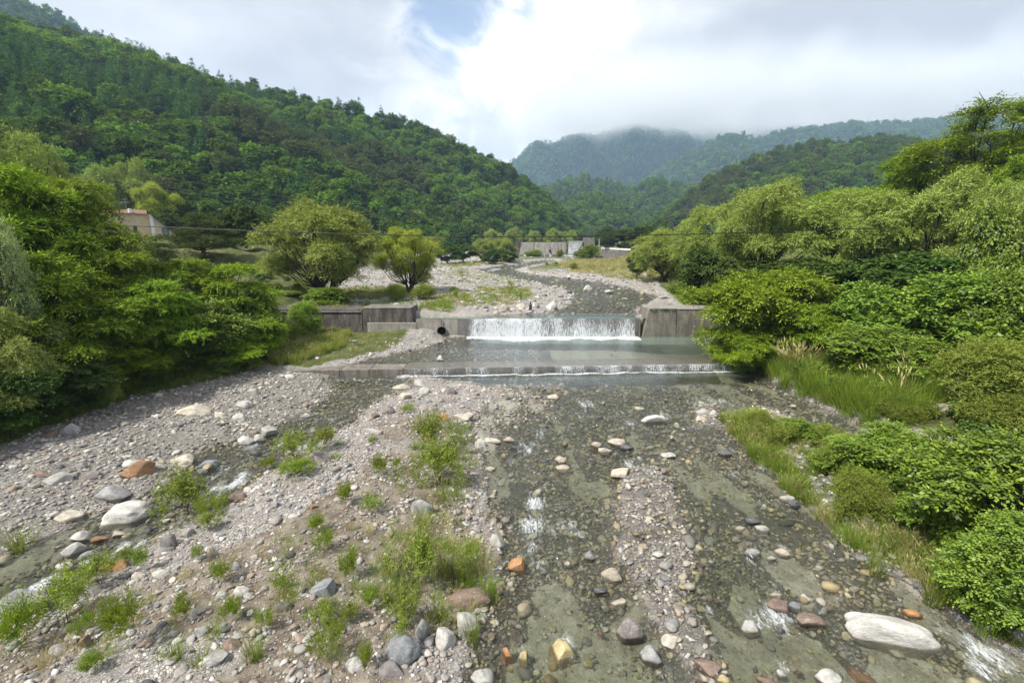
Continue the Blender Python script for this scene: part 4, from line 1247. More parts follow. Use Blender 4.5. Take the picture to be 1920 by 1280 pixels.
hill('blue mountain spur below the cloud on the right', 'hazy woods on the mountain spur below the cloud on the right',
     [(1040, 430, 1500), (1120, 372, 1550), (1230, 318, 1600), (1290, 286, 1650), (1335, 262, 1680), (1372, 252, 1700), (1410, 256, 1720), (1460, 243, 1760), (1560, 236, 1800), (1680, 226, 1850), (1850, 218, 1900), (2100, 214, 1950), (2600, 214, 1950)],
     [(1040, 440, 1150), (1300, 440, 1150), (1700, 430, 1200), (2600, 430, 1250)], 14, 2, bandmix(((1, .6, .3, .1), []), 7), seed=7, maxn=14000, tree=1.5, amp=.18, gully=2.0)
hill('far blue mountain with its top in the cloud', 'hazy blue woods on the far mountain under the cloud',
     [(800, 400, 2200), (900, 338, 2200), (955, 303, 2200), (1000, 270, 2250), (1060, 258, 2300), (1120, 248, 2350), (1175, 236, 2400), (1215, 234, 2400), (1265, 246, 2450), (1340, 228, 2500), (1420, 240, 2500), (1600, 235, 2550), (1800, 240, 2600)],
     [(800, 440, 1700), (1000, 440, 1650), (1300, 440, 1700), (1800, 440, 1800)], 17, 2, bandmix(((1, .5, .4, .1), []), 8), seed=8, maxn=14000, tree=1.7, amp=.19, gully=2.2)
# ------------------------------------------------------------------ trees and shrubs, one by one
USED_LABELS = set()
def depth_of(x, y, z):
    return y * math.cos(PITCH) + (CAM_Z - z) * math.sin(PITCH)

count_k = {}
def plant(kind, px, Y, top, wpx, label, name, cat='tree', zoff=-.1, lean=None, base_py=None, group=None, part_names=('trunk', 'crown')):
    pr = PROTO[kind]; i = count_k.get(kind, 0); count_k[kind] = i + 1
    crown, trunk, H, W = pr[i % len(pr)]
    x = at_dist(px, 500, Y)[0]
    for _ in range(3):
        z = float(land(np.array([x]), np.array([Y]))[0])
        dep = depth_of(x, Y, z + 2)
        x = (px - 960) / F * dep
    ztop = at_dist(px, top, Y)[2]
    h = max(ztop - z, .4); w = wpx * dep / F
    r = random.Random(int(px * 31 + Y * 17 + top))
    t = thing(name, label, cat, (x, Y, z + zoff), r.random() * 6.283, group)
    t.scale = (w / W, w / W, (h - zoff) / H)
    if trunk is not None: link(part_names[0], trunk, t)
    link(part_names[1], crown, t)
    return t

TREES = [
 # ---- left bank, near to far
 ('locust', 55, 25, 290, 330, 'tallest bright green feathery tree at the left edge, reaching above the house roof', 'locust_tree'),
 ('locust', 160, 29, 326, 248, 'bright feathery tree just left of the house, crown reaching up to its roof', 'locust_tree'),
 ('locust', 95, 22, 462, 300, 'lower bright feathery tree in front of the tallest left tree', 'locust_tree'),
 ('locust', 222, 26.5, 462, 200, 'feathery tree below the house, with level sunlit layers', 'locust_tree'),
 ('willow_pale', -15, 19.5, 372, 190, 'silvery pale round willow crown cut by the left picture edge', 'willow_tree'),
 ('willow', 5, 18.8, 575, 230, 'dull olive fine leaved bush low at the left edge', 'willow_bush'),
 ('locust', 185, 24.0, 600, 220, 'low feathery tree overhanging the left gravel bank', 'locust_tree'),
 ('broad', 90, 20.9, 640, 230, 'dark lowest broadleaf bush near the left edge by the gravel', 'broadleaf_bush'),  # dark leaf colour stands in for shade at the thicket foot
 ('locust', 305, 26.8, 520, 190, 'feathery tree in the middle of the left thicket', 'locust_tree'),
 ('shrub', 395, 28.6, 560, 160, 'leafy shrub with rounded leaves in the left thicket above the gravel', 'leafy_bush'),
 ('locust_bush', 265, 25.2, 640, 150, 'feathery bush on the gravel edge left of the thicket end', 'locust_bush'),
 ('broad', 345, 27.2, 640, 150, 'dark broadleaf bush at the gravel edge in the middle of the left thicket', 'broadleaf_bush'),  # dark leaves keep this part of the thicket foot shaded
 ('locust_bush', 425, 28.8, 630, 130, 'dark feathery bush at the edge of the left gravel near the sill', 'locust_bush'),
 ('locust_bush', 478, 30.5, 590, 120, 'last feathery bush of the left thicket before the sill', 'locust_bush'),
 ('locust', 440, 32.5, 488, 170, 'bright feathery tree left of the big round willow', 'locust_tree'),
 ('locust', 345, 31, 480, 170, 'bright feathery tree below the spreading pine', 'locust_tree'),
 ('shrub', 480, 33, 545, 110, 'pale leafy shrub beside the left meadow', 'leafy_bush'),
 ('broad', 20, 30, 420, 300, 'dark broad tree deep inside the left thicket at the edge', 'broadleaf_tree'),
 ('broad', 215, 31, 520, 240, 'dark broad tree deep inside the left thicket centre', 'broadleaf_tree'),
 ('broad', 370, 34, 545, 200, 'dark shady tree behind the leafy shrubs of the left thicket', 'broadleaf_tree'),
 ('broad', -40, 17.8, 660, 240, 'dark shaded tree low at the left picture edge', 'broadleaf_tree'),
 ('willow', 25, 44, 205, 190, 'olive green tall tree behind the left thicket, highest on the left edge', 'willow_tree'),
 ('willow', 95, 50, 262, 120, 'olive tree behind the tallest feathery tree, right of the highest left one', 'willow_tree'),
 ('willow', 215, 108, 312, 120, 'light olive tree above the house on the left', 'willow_tree'),
 ('willow_yellow', 305, 104, 340, 95, 'yellowish tree right behind the house', 'willow_tree'),
 ('willow', 262, 112, 296, 85, 'slender light tree between the wires above the house', 'willow_tree'),
 ('pine', 380, 60, 402, 150, 'dark spreading pine with level branches on the lawn right of the house', 'pine_tree'),
 ('pine', 296, 54, 447, 80, 'smaller pine in front of the house wall', 'pine_tree'),
 ('broad', 460, 72, 385, 110, 'dark rounded tree between the spreading pine and the big willow', 'broadleaf_tree'),
 ('broad', 410, 108, 372, 110, 'dark tree at the hill foot behind the spreading pine', 'broadleaf_tree'),
 ('broad', 350, 106, 372, 100, 'dark tree at the hill foot right of the house roof', 'broadleaf_tree'),
 ('broad', 520, 105, 395, 110, 'dark tree at the hill foot left behind the big willow', 'broadleaf_tree'),
 # ---- middle
 ('willow', 608, 50, 372, 262, 'big round olive willow with dark spreading limbs behind the left wing wall', 'willow_tree'),
 ('willow_yellow', 768, 57, 426, 142, 'yellow green willow right of the big round willow', 'willow_tree'),
 ('shrub', 612, 46.0, 538, 95, 'dark green leafy bush under the big round willow', 'leafy_bush'),
 ('fine_shrub', 742, 49.5, 528, 42, 'small bright bush at the foot of the yellow willow', 'bush'),
 ('fine_shrub', 795, 51, 530, 50, 'dark low bush on the gravel right of the yellow willow', 'bush'),
 ('fine_shrub', 540, 47.5, 545, 60, 'low bush left under the big round willow', 'bush'),
 ('locust_bush', 570, 37.8, 560, 62, 'young feathery tree standing before the dark left wing wall', 'sapling'),
 ('fine_shrub', 540, 36.0, 600, 60, 'green bush in the meadow before the left wing wall', 'bush'),
 ('broad', 838, 118, 452, 60, 'dark round tree at the start of the row beyond the gravel plain', 'broadleaf_tree'),
 ('broad', 868, 125, 456, 52, 'second round tree of the row beyond the gravel plain', 'broadleaf_tree'),
 ('willow', 905, 128, 447, 52, 'pale olive tree in the row before the far dam', 'willow_tree'),
 ('willow', 942, 132, 446, 58, 'pale round tree next to the left end of the far dam', 'willow_tree'),
 ('broad', 922, 119, 466, 46, 'dark low tree in front of the pale ones by the far dam', 'broadleaf_tree'),
 ('broad', 955, 126, 470, 38, 'small dark tree touching the left end of the far dam', 'broadleaf_tree'),
 ('willow', 812, 150, 440, 60, 'light tree at the hill foot behind the yellow willow', 'willow_tree'),
 ('willow', 925, 205, 428, 44, 'pale tree on the slope behind the far dam, furthest left', 'willow_tree'),
 ('willow', 962, 225, 425, 42, 'pale rounded tree above the left half of the far dam', 'willow_tree'),
 ('willow', 1000, 230, 430, 38, 'pale rounded tree above the middle of the far dam', 'willow_tree'),
 ('willow', 1036, 235, 428, 40, 'pale rounded tree above the right half of the far dam', 'willow_tree'),
 ('willow', 1068, 240, 431, 36, 'pale tree above the spillway of the far dam', 'willow_tree'),
 ('fine_shrub', 1005, 160, 466, 26, 'green bush growing on the step below the far dam', 'bush'),
 ('fine_shrub', 990, 161, 470, 20, 'small bush left on the step below the far dam', 'bush'),
 ('fine_shrub', 1050, 158, 468, 18, 'small bush before the openings of the far dam', 'bush'),
 ('shrub', 1107, 150, 457, 40, 'bright bush right of the far spillway', 'leafy_bush'),
 ('shrub', 1090, 146, 466, 26, 'bright low bush below the far spillway', 'leafy_bush'),
 ('fine_shrub', 1075, 96, 492, 17, 'single round bush on the far straw meadow', 'bush'),
 ('fine_shrub', 1026, 112, 491, 8, 'tiny bush left of the single round bush on the straw meadow', 'bush'),
 ('fine_shrub', 1043, 110, 490, 9, 'tiny bush next left of the single round bush', 'bush'),
 # ---- right bank
 ('broad', 1165, 175, 428, 90, 'dark tree above the white guardrail', 'broadleaf_tree'),
 ('broad', 1215, 150, 422, 90, 'dark tree right of the white guardrail', 'broadleaf_tree'),
 ('broad', 1135, 235, 424, 60, 'dark tree behind the pale pole by the guardrail', 'broadleaf_tree'),
 ('willow', 1245, 68, 424, 150, 'light olive bushy willow at the left end of the right bank trees', 'willow_tree'),
 ('willow', 1330, 60, 385, 150, 'olive willow with bare grey limbs behind the right wing wall', 'willow_tree'),
 ('willow', 1420, 50, 336, 230, 'large rounded olive willow in the middle of the right bank', 'willow_tree'),
 ('willow', 1600, 44, 345, 260, 'broad olive willow spreading over the cable end', 'willow_tree'),
 ('willow', 1735, 40, 322, 260, 'broad olive willow under the tall open tree on the right', 'willow_tree'),
 ('willow', 1880, 37, 322, 200, 'olive willow cut by the right picture edge', 'willow_tree'),
 ('broad', 1195, 76, 472, 40, 'small dark green bush at the left foot of the right bank willows', 'broadleaf_bush'),
 ('broad', 1330, 44, 462, 130, 'dark broadleaf tree between the right wing wall and the willows', 'broadleaf_tree'),
 ('broad', 1480, 44, 480, 200, 'dark shady tree behind the bright bush on the right bank', 'broadleaf_tree'),
 ('broad', 1640, 36, 470, 260, 'dark shady tree below the broad willow on the right bank', 'broadleaf_tree'),
 ('broad', 1800, 32, 480, 260, 'dark shady tree near the right edge below the willows', 'broadleaf_tree'),
 ('broad', 1950, 29, 450, 240, 'dark tree half outside the right picture edge', 'broadleaf_tree'),
 ('tall_locust', 1815, 56, 165, 330, 'tall open tree with thin limbs against the clouds on the right', 'locust_tree'),
 ('tall_locust', 1910, 52, 182, 240, 'tall open tree at the right picture edge', 'locust_tree'),
 ('tall_locust', 1720, 60, 232, 200, 'open tree left of the tall open tree on the right skyline', 'locust_tree'),
 ('locust', 1680, 62, 285, 150, 'dense dark green tree at the left of the right skyline group', 'locust_tree'),
 ('locust', 1560, 66, 350, 150, 'bright green tree seen between the two big right willows', 'locust_tree'),
 ('locust', 1890, 44, 280, 170, 'bright feathery tree above the willow at the right edge', 'locust_tree'),
 ('shrub', 1830, 31.5, 372, 120, 'vine covered trunk with bright round leaves on the right', 'vine_tree'),
 ('shrub', 1850, 29.5, 470, 150, 'hanging curtain of bright vine leaves near the right edge', 'vine_bush'),
 ('locust_bush', 1432, 32.5, 490, 255, 'large bright feathery bush beside the right wing wall', 'locust_bush'),
 ('locust_bush', 1395, 30.8, 612, 130, 'bright feathery bush hanging over the end of the low sill', 'locust_bush'),
 ('locust_bush', 1525, 29.5, 560, 150, 'bright feathery bush behind the tall reeds on the right bank', 'locust_bush'),
 ('shrub', 1625, 28.5, 525, 200, 'bright leafy thicket bush right of the large feathery bush', 'leafy_bush'),
 ('shrub', 1770, 26.5, 505, 240, 'broad yellow green leafy bush on the right bank', 'leafy_bush'),
 ('shrub', 1650, 25.0, 610, 200, 'leafy bush standing above the tall reeds with straw tops', 'leafy_bush'),
 ('shrub', 1890, 24.0, 500, 210, 'leafy bush with reddish tips at the right edge', 'leafy_bush'),
 ('locust_bush', 1800, 24.6, 640, 150, 'feathery bush behind the bare sand patch on the right', 'locust_bush'),
 ('fine_shrub', 1890, 19.5, 625, 230, 'dull olive bush at the right edge above the sand patch', 'bush'),
 ('shrub', 1725, 24.4, 660, 110, 'low leafy bush at the back of the bare sand patch', 'leafy_bush'),
 ('fine_shrub', 1895, 17.6, 735, 140, 'dark olive shrub right of the bare sand patch', 'bush'),
 ('fine_shrub', 1700, 20.2, 752, 80, 'pale olive shrub at the lower end of the tall reeds', 'bush'),
 ('leafy_shrub', 1900, 11.0, 800, 330, 'nearest big leafy shrub at the lower right edge', 'leafy_bush'),
 ('leafy_shrub', 1800, 11.6, 905, 190, 'leafy shrub left of the nearest big one, above the dry grass', 'leafy_bush'),
 ('leafy_shrub', 1930, 8.8, 950, 240, 'lowest leafy shrub in the lower right corner', 'leafy_bush'),
 ('leafy_shrub', 1690, 14.2, 795, 210, 'broad leafy shrub in the middle of the right island', 'leafy_bush'),
 ('leafy_shrub', 1800, 13.4, 830, 140, 'leafy shrub at the back of the right island near the side channel', 'leafy_bush'),
 ('leafy_shrub', 1500, 18.4, 782, 84, 'rounded shrub on the upper half of the right island', 'leafy_bush'),
 ('leafy_shrub', 1600, 15.4, 815, 120, 'small leafy shrub left of the broad island shrub', 'leafy_bush'),
 ('fine_shrub', 1430, 19.6, 768, 56, 'thin dull shrub at the upper tip of the right island', 'bush'),
 ('fine_shrub', 1615, 12.6, 870, 100, 'olive fine leaved shrub by the pale slab on the right island', 'bush'),
]
for a in TREES:
    if a[0] in ('shrub', 'leafy_shrub', 'fine_shrub') or a[6].endswith('bush') or a[6] == 'sapling':
        cat = 'shrub' if a[6] != 'vine_tree' else 'tree'
        plant(*a, cat=cat, part_names=('stem', 'foliage'))
    else:
        plant(*a)

# three narrow conifers on the skyline of the right bank
for k, (px, top, w, lb) in enumerate(((1208, 408, 16, 'shortest of the three narrow conifers, on the left'), (1226, 398, 20, 'middle one of the three narrow conifers'), (1244, 396, 20, 'right one of the three narrow conifers beside the willow'))):
    PROTO['conifer'] = [(FOREST[('conifer', 0)][k], None, 10.4, 4.6)]
    plant('conifer', px, 170 + 6 * k, top, w, lb, 'conifer_tree')
# ------------------------------------------------------------------ boulders and stones
ROCKS = {'round': [], 'angular': [], 'slab': []}
def rock_protos():
    def ico(sub):
        bm = bmesh.new(); bmesh.ops.create_icosphere(bm, subdivisions=sub, radius=1.0)
        V = np.array([v.co[:] for v in bm.verts]); Fc = np.array([[v.index for v in f.verts] for f in bm.faces]); bm.free()
        return V, Fc
    def make(seed, cuts, sub, rough, name):
        r = np.random.default_rng(seed); V, Fc = ico(sub); V = V.copy()
        off = Vector(r.random(3) * 60)
        for i in range(len(V)):
            p = Vector(V[i])
            V[i] *= 1 + rough * mnoise.fractal(p * 1.0 + off, 1.0, 2.0, 4) + .35 * rough * mnoise.noise(p * 4 + off)
        for _ in range(cuts):
            n = unit(r.normal(size=(1, 3)) * np.array([1, 1, .9]))[0]
            d = r.uniform(.46, .84); t = V @ n - d
            V = V - np.where(t > 0, t, 0)[:, None] * n * .94
        V = V / np.abs(V).max(0)
        return make_mesh(name, V, Fc, [M['boulder']], smooth=True)
    for s in range(7): ROCKS['round'].append(make(10 + s, 3, 4, .22, 'boulder'))
    for s in range(7): ROCKS['angular'].append(make(40 + s, 11, 4, .20, 'boulder'))
    for s in range(4): ROCKS['slab'].append(make(70 + s, 7, 4, .16, 'boulder'))
    V, Fc = ico(4)
    for s in range(2):
        r = np.random.default_rng(90 + s); off = Vector(r.random(3) * 60); W_ = np.sign(V) * np.abs(V) ** .62; W_ = W_ / np.abs(W_).max(0)
        W_[:, 1] *= 1 - .22 * W_[:, 0] + .10 * np.sin(W_[:, 0] * 4); W_[:, 2] *= 1 - .15 * W_[:, 0] ** 2
        for i in range(len(W_)): W_[i] *= 1 + .16 * mnoise.fractal(Vector(W_[i]) * 1.2 + off, 1.0, 2.0, 4)
        ROCKS.setdefault('loaf', []).append(make_mesh('boulder', W_, Fc, [M['boulder']], smooth=True))
    small = []
    for s in range(12):
        me = make(100 + s, (4, 9)[s % 2], 2, .24, 'pebble'); me.materials.clear(); me.materials.append(M['dry']); small.append(me)
    ROCKS['small'] = small
rock_protos()

TONES = {'white': (.50, .48, .44), 'pale': (.42, .405, .37), 'cream': (.48, .43, .35), 'tan': (.42, .365, .295), 'grey': (.305, .30, .29), 'blue grey': (.235, .245, .25),
         'dark': (.115, .115, .118), 'brown': (.215, .155, .12), 'purple': (.215, .19, .18), 'rust': (.29, .165, .09), 'orange': (.43, .23, .10), 'yellow': (.46, .38, .20)}
ROCK_OBJ = []
def rock(px, py, w, h, tone, label, shape='round', rot=None, name='boulder', group=None, cat='boulder', sink=.0, seed=None, flat=.72):
    r = random.Random(int(px * 13 + py * 7) if seed is None else seed)
    rc = reach_of(px, py + h * .2)
    x, y = P(px, py + h * .22, rc)
    z = float(land(np.array([x]), np.array([y]))[0])
    zw = float(zwater(np.array([x]), np.array([y]))[0])
    if not any(k in label for k in ('under water', 'washed over')): z = max(z, zw - .03)
    else: z = max(z, zw - .17)
    dep = depth_of(x, y, z)
    W = w * dep / F
    ang = math.atan2(CAM_Z - z, math.hypot(x, y))
    D = flat * W
    H = (h * dep / F - D * math.sin(ang) * .75) / math.cos(ang)
    H = min(max(H, .24 * W), .95 * W)
    me = r.choice(ROCKS[shape])
    o = link(name, me, loc=(x, y, z + H * .10 - sink))
    o.scale = (W / 2, D / 2, H * .92)
    o.rotation_euler = (r.uniform(-.12, .12), r.uniform(-.12, .12), (r.uniform(-.35, .35) if rot is None else math.radians(rot)) + math.pi * r.randint(0, 1))
    t = TONES[tone]; k = r.uniform(.9, 1.1)
    o.color = (t[0] * k, t[1] * k, t[2] * k, 1)
    o['wetline'] = zw
    tag(o, label, cat, group)
    ROCK_OBJ.append((px, py, w))
    return o

BIG = [
 (1795, 764, 40, 12, 'cream', 'pale flat slab lying on the bare sand patch at right', 'slab', 0),
 (1765, 800, 52, 16, 'cream', 'broad pale slab below the bare sand patch at right', 'slab', -12),
 (1757, 755, 26, 9, 'pale', 'small pale slab at the left of the bare sand patch', 'slab', 0),
 # px, py, w, h, tone, label, shape, rot
 (1672, 1184, 152, 46, 'white', 'long white boulder lying in the stream at lower right', 'loaf', -14),
 (972, 1058, 40, 28, 'orange', 'orange boulder at the left edge of the main stream', 'angular', 0),
 (1185, 1173, 60, 46, 'purple', 'big purplish grey boulder with a pale vein at the gravel strip in the stream', 'round', 20),
 (1224, 1223, 48, 34, 'grey', 'dark grey and tan boulder just below the big purplish one', 'round', 0),
 (1050, 1214, 66, 50, 'yellow', 'large yellowish tan boulder half under water at lower middle', 'round', 10),
 (951, 1216, 32, 42, 'orange', 'orange stone under water left of the yellowish boulder', 'slab', 0),
 (982, 1223, 30, 44, 'yellow', 'yellow stone under water between the orange one and the tan boulder', 'slab', 60),
 (1030, 1258, 28, 20, 'yellow', 'small yellow stone under water at the bottom edge', 'slab', 0),
 (970, 1176, 40, 24, 'purple', 'dark purplish stone under water above the orange stone', 'slab', 0),
 (903, 1263, 50, 34, 'pale', 'flat topped pale grey block at the bottom edge', 'angular', 0),
 (874, 1172, 54, 46, 'pale', 'pale speckled boulder at the water edge above the white ringed one', 'round', -25),
 (836, 1201, 42, 54, 'white', 'white grey boulder with a ring pattern near the bottom', 'round', 60),
 (793, 1194, 34, 44, 'grey', 'upright grey boulder left of the white ringed one', 'angular', 60),
 (877, 1129, 86, 32, 'brown', 'long brown layered boulder by the grass at the water edge', 'loaf', 8),
 (753, 1235, 76, 56, 'blue grey', 'large dark grey boulder near the bottom of the gravel bar', 'angular', -15),
 (668, 1268, 36, 30, 'pale', 'pale round boulder left of the large dark grey one', 'round', 0),
 (738, 1272, 52, 30, 'purple', 'purplish boulder below the large dark grey one', 'angular', 0),
 (793, 968, 42, 36, 'grey', 'round grey boulder half hidden by the thin shrub on the bar', 'round', 0),
 (930, 1020, 32, 28, 'pale', 'pale angular boulder on the gravel above the orange one', 'angular', 0),
 (1147, 1074, 40, 27, 'tan', 'tan boulder at the upper end of the gravel strip', 'round', -15),
 (1107, 1040, 24, 20, 'grey', 'grey angular stone right of the rapids', 'angular', 0),
 (1125, 1101, 30, 16, 'dark', 'dark slate stone below the tan boulder', 'angular', 0),
 (1159, 1125, 32, 18, 'tan', 'tan elongated stone above the big purplish boulder', 'round', 15),
 (1166, 885, 44, 24, 'tan', 'tan pointed boulder at the top of the gravel strip', 'angular', 0),
 (1051, 861, 24, 15, 'tan', 'upper one of two tan stones touching in the stream', 'round', 0),
 (1055, 875, 26, 14, 'tan', 'lower one of two tan stones touching in the stream', 'round', 0),
 (1259, 1200, 40, 26, 'cream', 'speckled cream boulder at the right side of the gravel strip', 'angular', 0),
 (1409, 1172, 38, 28, 'white', 'white boulder alone in the stream left of the long white one', 'angular', -20),
 (1551, 1263, 52, 34, 'white', 'round white boulder at the bottom edge', 'round', 0),
 (1620, 1252, 50, 26, 'orange', 'orange slab under water below the long white boulder', 'slab', -15),
 (1520, 1158, 54, 24, 'brown', 'rough brown boulder left of the long white one', 'round', -10),
 (1464, 1134, 50, 24, 'brown', 'rust streaked brown boulder in a cluster in the stream', 'angular', -20),
 (1452, 1111, 26, 12, 'cream', 'cream flat stone on top of the stream cluster', 'round', 0),
 (1512, 1117, 28, 13, 'tan', 'tan flat stone right of the stream cluster', 'round', 0),
 (1491, 1134, 24, 17, 'blue grey', 'blue grey round stone in the stream cluster', 'round', 0),
 (1711, 1144, 34, 15, 'orange', 'rust orange stone in the rapids above the long white boulder', 'angular', -10),
 (1409, 1031, 32, 15, 'grey', 'mottled grey flat stone in the stream', 'round', 0),
 (1428, 988, 26, 17, 'pale', 'pale oval stone just below the dark slate one', 'round', -25),
 (1411, 972, 32, 14, 'dark', 'dark slate stone in the middle right stream', 'angular', -10),
 (1387, 988, 24, 11, 'tan', 'tan flat stone left of the pale oval one', 'round', 0),
 (1467, 1032, 28, 15, 'cream', 'cream stone right of the mottled grey one', 'round', -20),
 (1448, 1044, 26, 8, 'pale', 'thin pale stone between the mottled grey and the cream one', 'slab', 0),
 (1476, 932, 28, 11, 'pale', 'pale stone at the grassy edge of the right island', 'round', 0),
 (1490, 943, 22, 15, 'dark', 'dark stone touching the pale one at the island edge', 'round', 0),
 (1479, 970, 38, 13, 'dark', 'dark brown stone almost under water by the island', 'slab', 0),
 (1593, 950, 34, 20, 'pale', 'pale boulder in the grass of the right island', 'round', 0),
 (1612, 987, 62, 34, 'cream', 'large flat pale slab in the grass of the right island', 'slab', 0),
 (1686, 1077, 26, 15, 'purple', 'purplish stone at the lower edge of the right island', 'angular', 0),
 (1359, 848, 28, 13, 'dark', 'dark stone in the stream left of the island tip', 'angular', 0),
 (1910, 1197, 40, 36, 'grey', 'grey boulder in the lower right corner by the grass', 'angular', 0),
 (1465, 1259, 20, 14, 'white', 'small white stone left of the round white boulder', 'round', 0),
 (1328, 1249, 50, 20, 'brown', 'dark brown flat boulder at the bottom of the stream', 'slab', -10),
 (1356, 1270, 26, 18, 'yellow', 'yellow stone below the dark brown flat boulder', 'round', 0),
 (1435, 1272, 36, 14, 'brown', 'rusty brown stone at the bottom edge of the stream', 'slab', -20),
 (1320, 1268, 34, 14, 'tan', 'tan flat stone beside the yellow one at the bottom', 'slab', -15),
 (1225, 785, 50, 18, 'white', 'pale long boulder in the upper main stream', 'round', 5),
 (1197, 766, 24, 9, 'cream', 'cream oval stone above the pale long boulder', 'round', 0),
 (1155, 827, 36, 15, 'tan', 'tan boulder in a group of four in the upper stream', 'round', 0),
 (1172, 835, 30, 12, 'dark', 'dark flat stone in the group of four in the upper stream', 'slab', 0),
 (1118, 833, 21, 13, 'tan', 'round tan stone at the left of the group of four', 'round', 0),
 (1134, 842, 26, 13, 'cream', 'cream stone in front of the group of four', 'round', 0),
 (923, 827, 36, 12, 'cream', 'long cream stone at the left side of the upper stream', 'round', 0),
 (958, 823, 30, 11, 'tan', 'tan flat stone right of the long cream one', 'round', 0),
 (900, 836, 24, 20, 'pale', 'pale angular stone at the gravel edge by the cream one', 'angular', 0),
 (970, 837, 22, 9, 'dark', 'dark flat stone below the two cream and tan ones', 'slab', 0),
 (1008, 887, 32, 11, 'tan', 'tan stone washed over at the head of the rapids', 'round', 0),
 (918, 877, 20, 10, 'tan', 'tan stone at the left water edge of the main stream', 'round', 0),
 (1253, 850, 32, 15, 'pale', 'pale stone right of the tan pointed boulder', 'angular', 0),
 (1037, 744, 24, 10, 'cream', 'cream stone near the upper gravel end below the sill', 'round', 0),
 (787, 722, 30, 15, 'pale', 'pale boulder on the gravel right below the sill', 'angular', 0),
 (752, 726, 36, 9, 'cream', 'flat cream stone left of the pale boulder below the sill', 'slab', 0),
 (758, 751, 28, 15, 'cream', 'cream boulder on the upper end of the gravel bar', 'angular', 0),
 (843, 743, 26, 16, 'purple', 'purplish angular boulder on the upper gravel bar', 'angular', 0),
 (795, 739, 22, 14, 'pale', 'pale stone between the cream and the purplish boulder', 'round', 0),
 (728, 778, 26, 21, 'purple', 'purple brown boulder on the upper left of the bar', 'angular', 0),
 (703, 788, 19, 12, 'brown', 'red brown stone beside the purple brown boulder', 'angular', 0),
 (832, 792, 18, 14, 'orange', 'orange stone behind the upper shrub of the bar', 'angular', -30),
 (870, 787, 46, 12, 'cream', 'flat cream slab right of the orange stone', 'slab', 0),
 (698, 815, 34, 10, 'pale', 'pale flat stone left of the bar shrubs', 'slab', 0),
 (827, 672, 17, 11, 'white', 'white boulder alone in the shallow pool', 'round', 0),
 # left
 (347, 864, 46, 25, 'cream', 'cream rounded boulder on the left bank beside the channel', 'round', 0),
 (388, 867, 42, 19, 'blue grey', 'grey boulder right of the cream rounded one', 'angular', 0),
 (380, 882, 21, 15, 'blue grey', 'small grey boulder between the cream one and the channel', 'round', 0),
 (265, 891, 60, 36, 'rust', 'rust brown boulder on the left gravel bank', 'angular', 15),
 (250, 877, 42, 20, 'pale', 'pale slab leaning behind the rust brown boulder', 'angular', 0),
 (220, 930, 64, 34, 'grey', 'grey squarish block above the white boulder on the left', 'angular', 5),
 (241, 959, 72, 38, 'white', 'big smooth white boulder at the left channel', 'loaf', 12),
 (117, 911, 50, 26, 'pale', 'pale three cornered slab on the left gravel', 'angular', 0),
 (84, 907, 34, 13, 'brown', 'dark brown flat stone left of the pale slab', 'slab', 0),
 (180, 905, 30, 15, 'purple', 'brown grey stone right of the pale three cornered slab', 'round', 0),
 (131, 969, 50, 20, 'cream', 'cream flat slab left of the big white boulder', 'slab', 12),
 (156, 1001, 42, 20, 'white', 'white stone on the near shore of the left gravel', 'round', 15),
 (222, 997, 40, 18, 'tan', 'tan stone between the left gravel and the channel', 'slab', 12),
 (187, 1008, 36, 13, 'rust', 'rusty flat stone beside the white one at the channel', 'slab', 0),
 (141, 1027, 42, 30, 'white', 'white angular boulder at the left rapids', 'angular', 0),
 (168, 1039, 34, 22, 'blue grey', 'dark grey boulder in the left rapids', 'round', 20),
 (120, 1058, 34, 20, 'pale', 'pale stone at the water below the left rapids', 'round', 0),
 (213, 1058, 50, 26, 'orange', 'orange tan boulder on the bar side of the left channel', 'slab', 20),
 (38, 1150, 84, 66, 'grey', 'large grey slab with white veins at the left edge', 'angular', 15),
 (320, 1023, 32, 28, 'purple', 'brownish round boulder on the bar beside the channel grass', 'round', 0),
 (357, 1008, 26, 20, 'pale', 'pale stone right of the brownish round boulder', 'angular', 0),
 (437, 968, 36, 18, 'pale', 'pale stone on the bar below the dark grassy bush', 'round', 0),
 (443, 935, 40, 19, 'brown', 'brown stone behind the dark grassy bush', 'angular', 0),
 (598, 867, 64, 30, 'purple', 'purple brown ridge shaped boulder beside the two bar shrubs', 'angular', 0),
 (455, 1136, 33, 22, 'white', 'white round cobble in the middle of the bar', 'round', 0),
 (419, 1138, 21, 16, 'pale', 'pale cobble left of the white round cobble', 'round', 0),
 (210, 1161, 36, 24, 'grey', 'grey cobble on the lower left bar', 'round', 0),
 (175, 1250, 28, 27, 'white', 'white cobble low on the left of the bar', 'angular', 20),
 (406, 1267, 50, 20, 'pale', 'long pale stone at the bottom edge of the bar', 'round', 20),
 (614, 1126, 54, 36, 'blue grey', 'blue grey boulder behind the thin twiggy plant', 'angular', 0),
 (536, 1163, 34, 24, 'dark', 'dark purple boulder left of the blue grey one', 'round', 0),
 (382, 1208, 32, 22, 'grey', 'flat grey stone on the lower bar', 'slab', 0),
 (113, 1239, 34, 20, 'grey', 'grey stone in the lower left corner', 'angular', 0),
 (437, 1235, 38, 26, 'brown', 'brown boulder on the lower bar', 'angular', 0),
 (168, 1228, 24, 24, 'brown', 'brown upright stone above the low white cobble', 'angular', 0),
 (402, 1053, 22, 24, 'tan', 'tan stone beside the small green sprig', 'round', 70),
 (302, 1089, 32, 17, 'pale', 'pale stone below the orange tan boulder', 'round', 15),
 (261, 1097, 28, 18, 'cream', 'cream stone left of the pale one on the bar', 'round', 0),
 (301, 915, 36, 17, 'pale', 'pale flat slab right of the rust brown boulder', 'slab', 0),
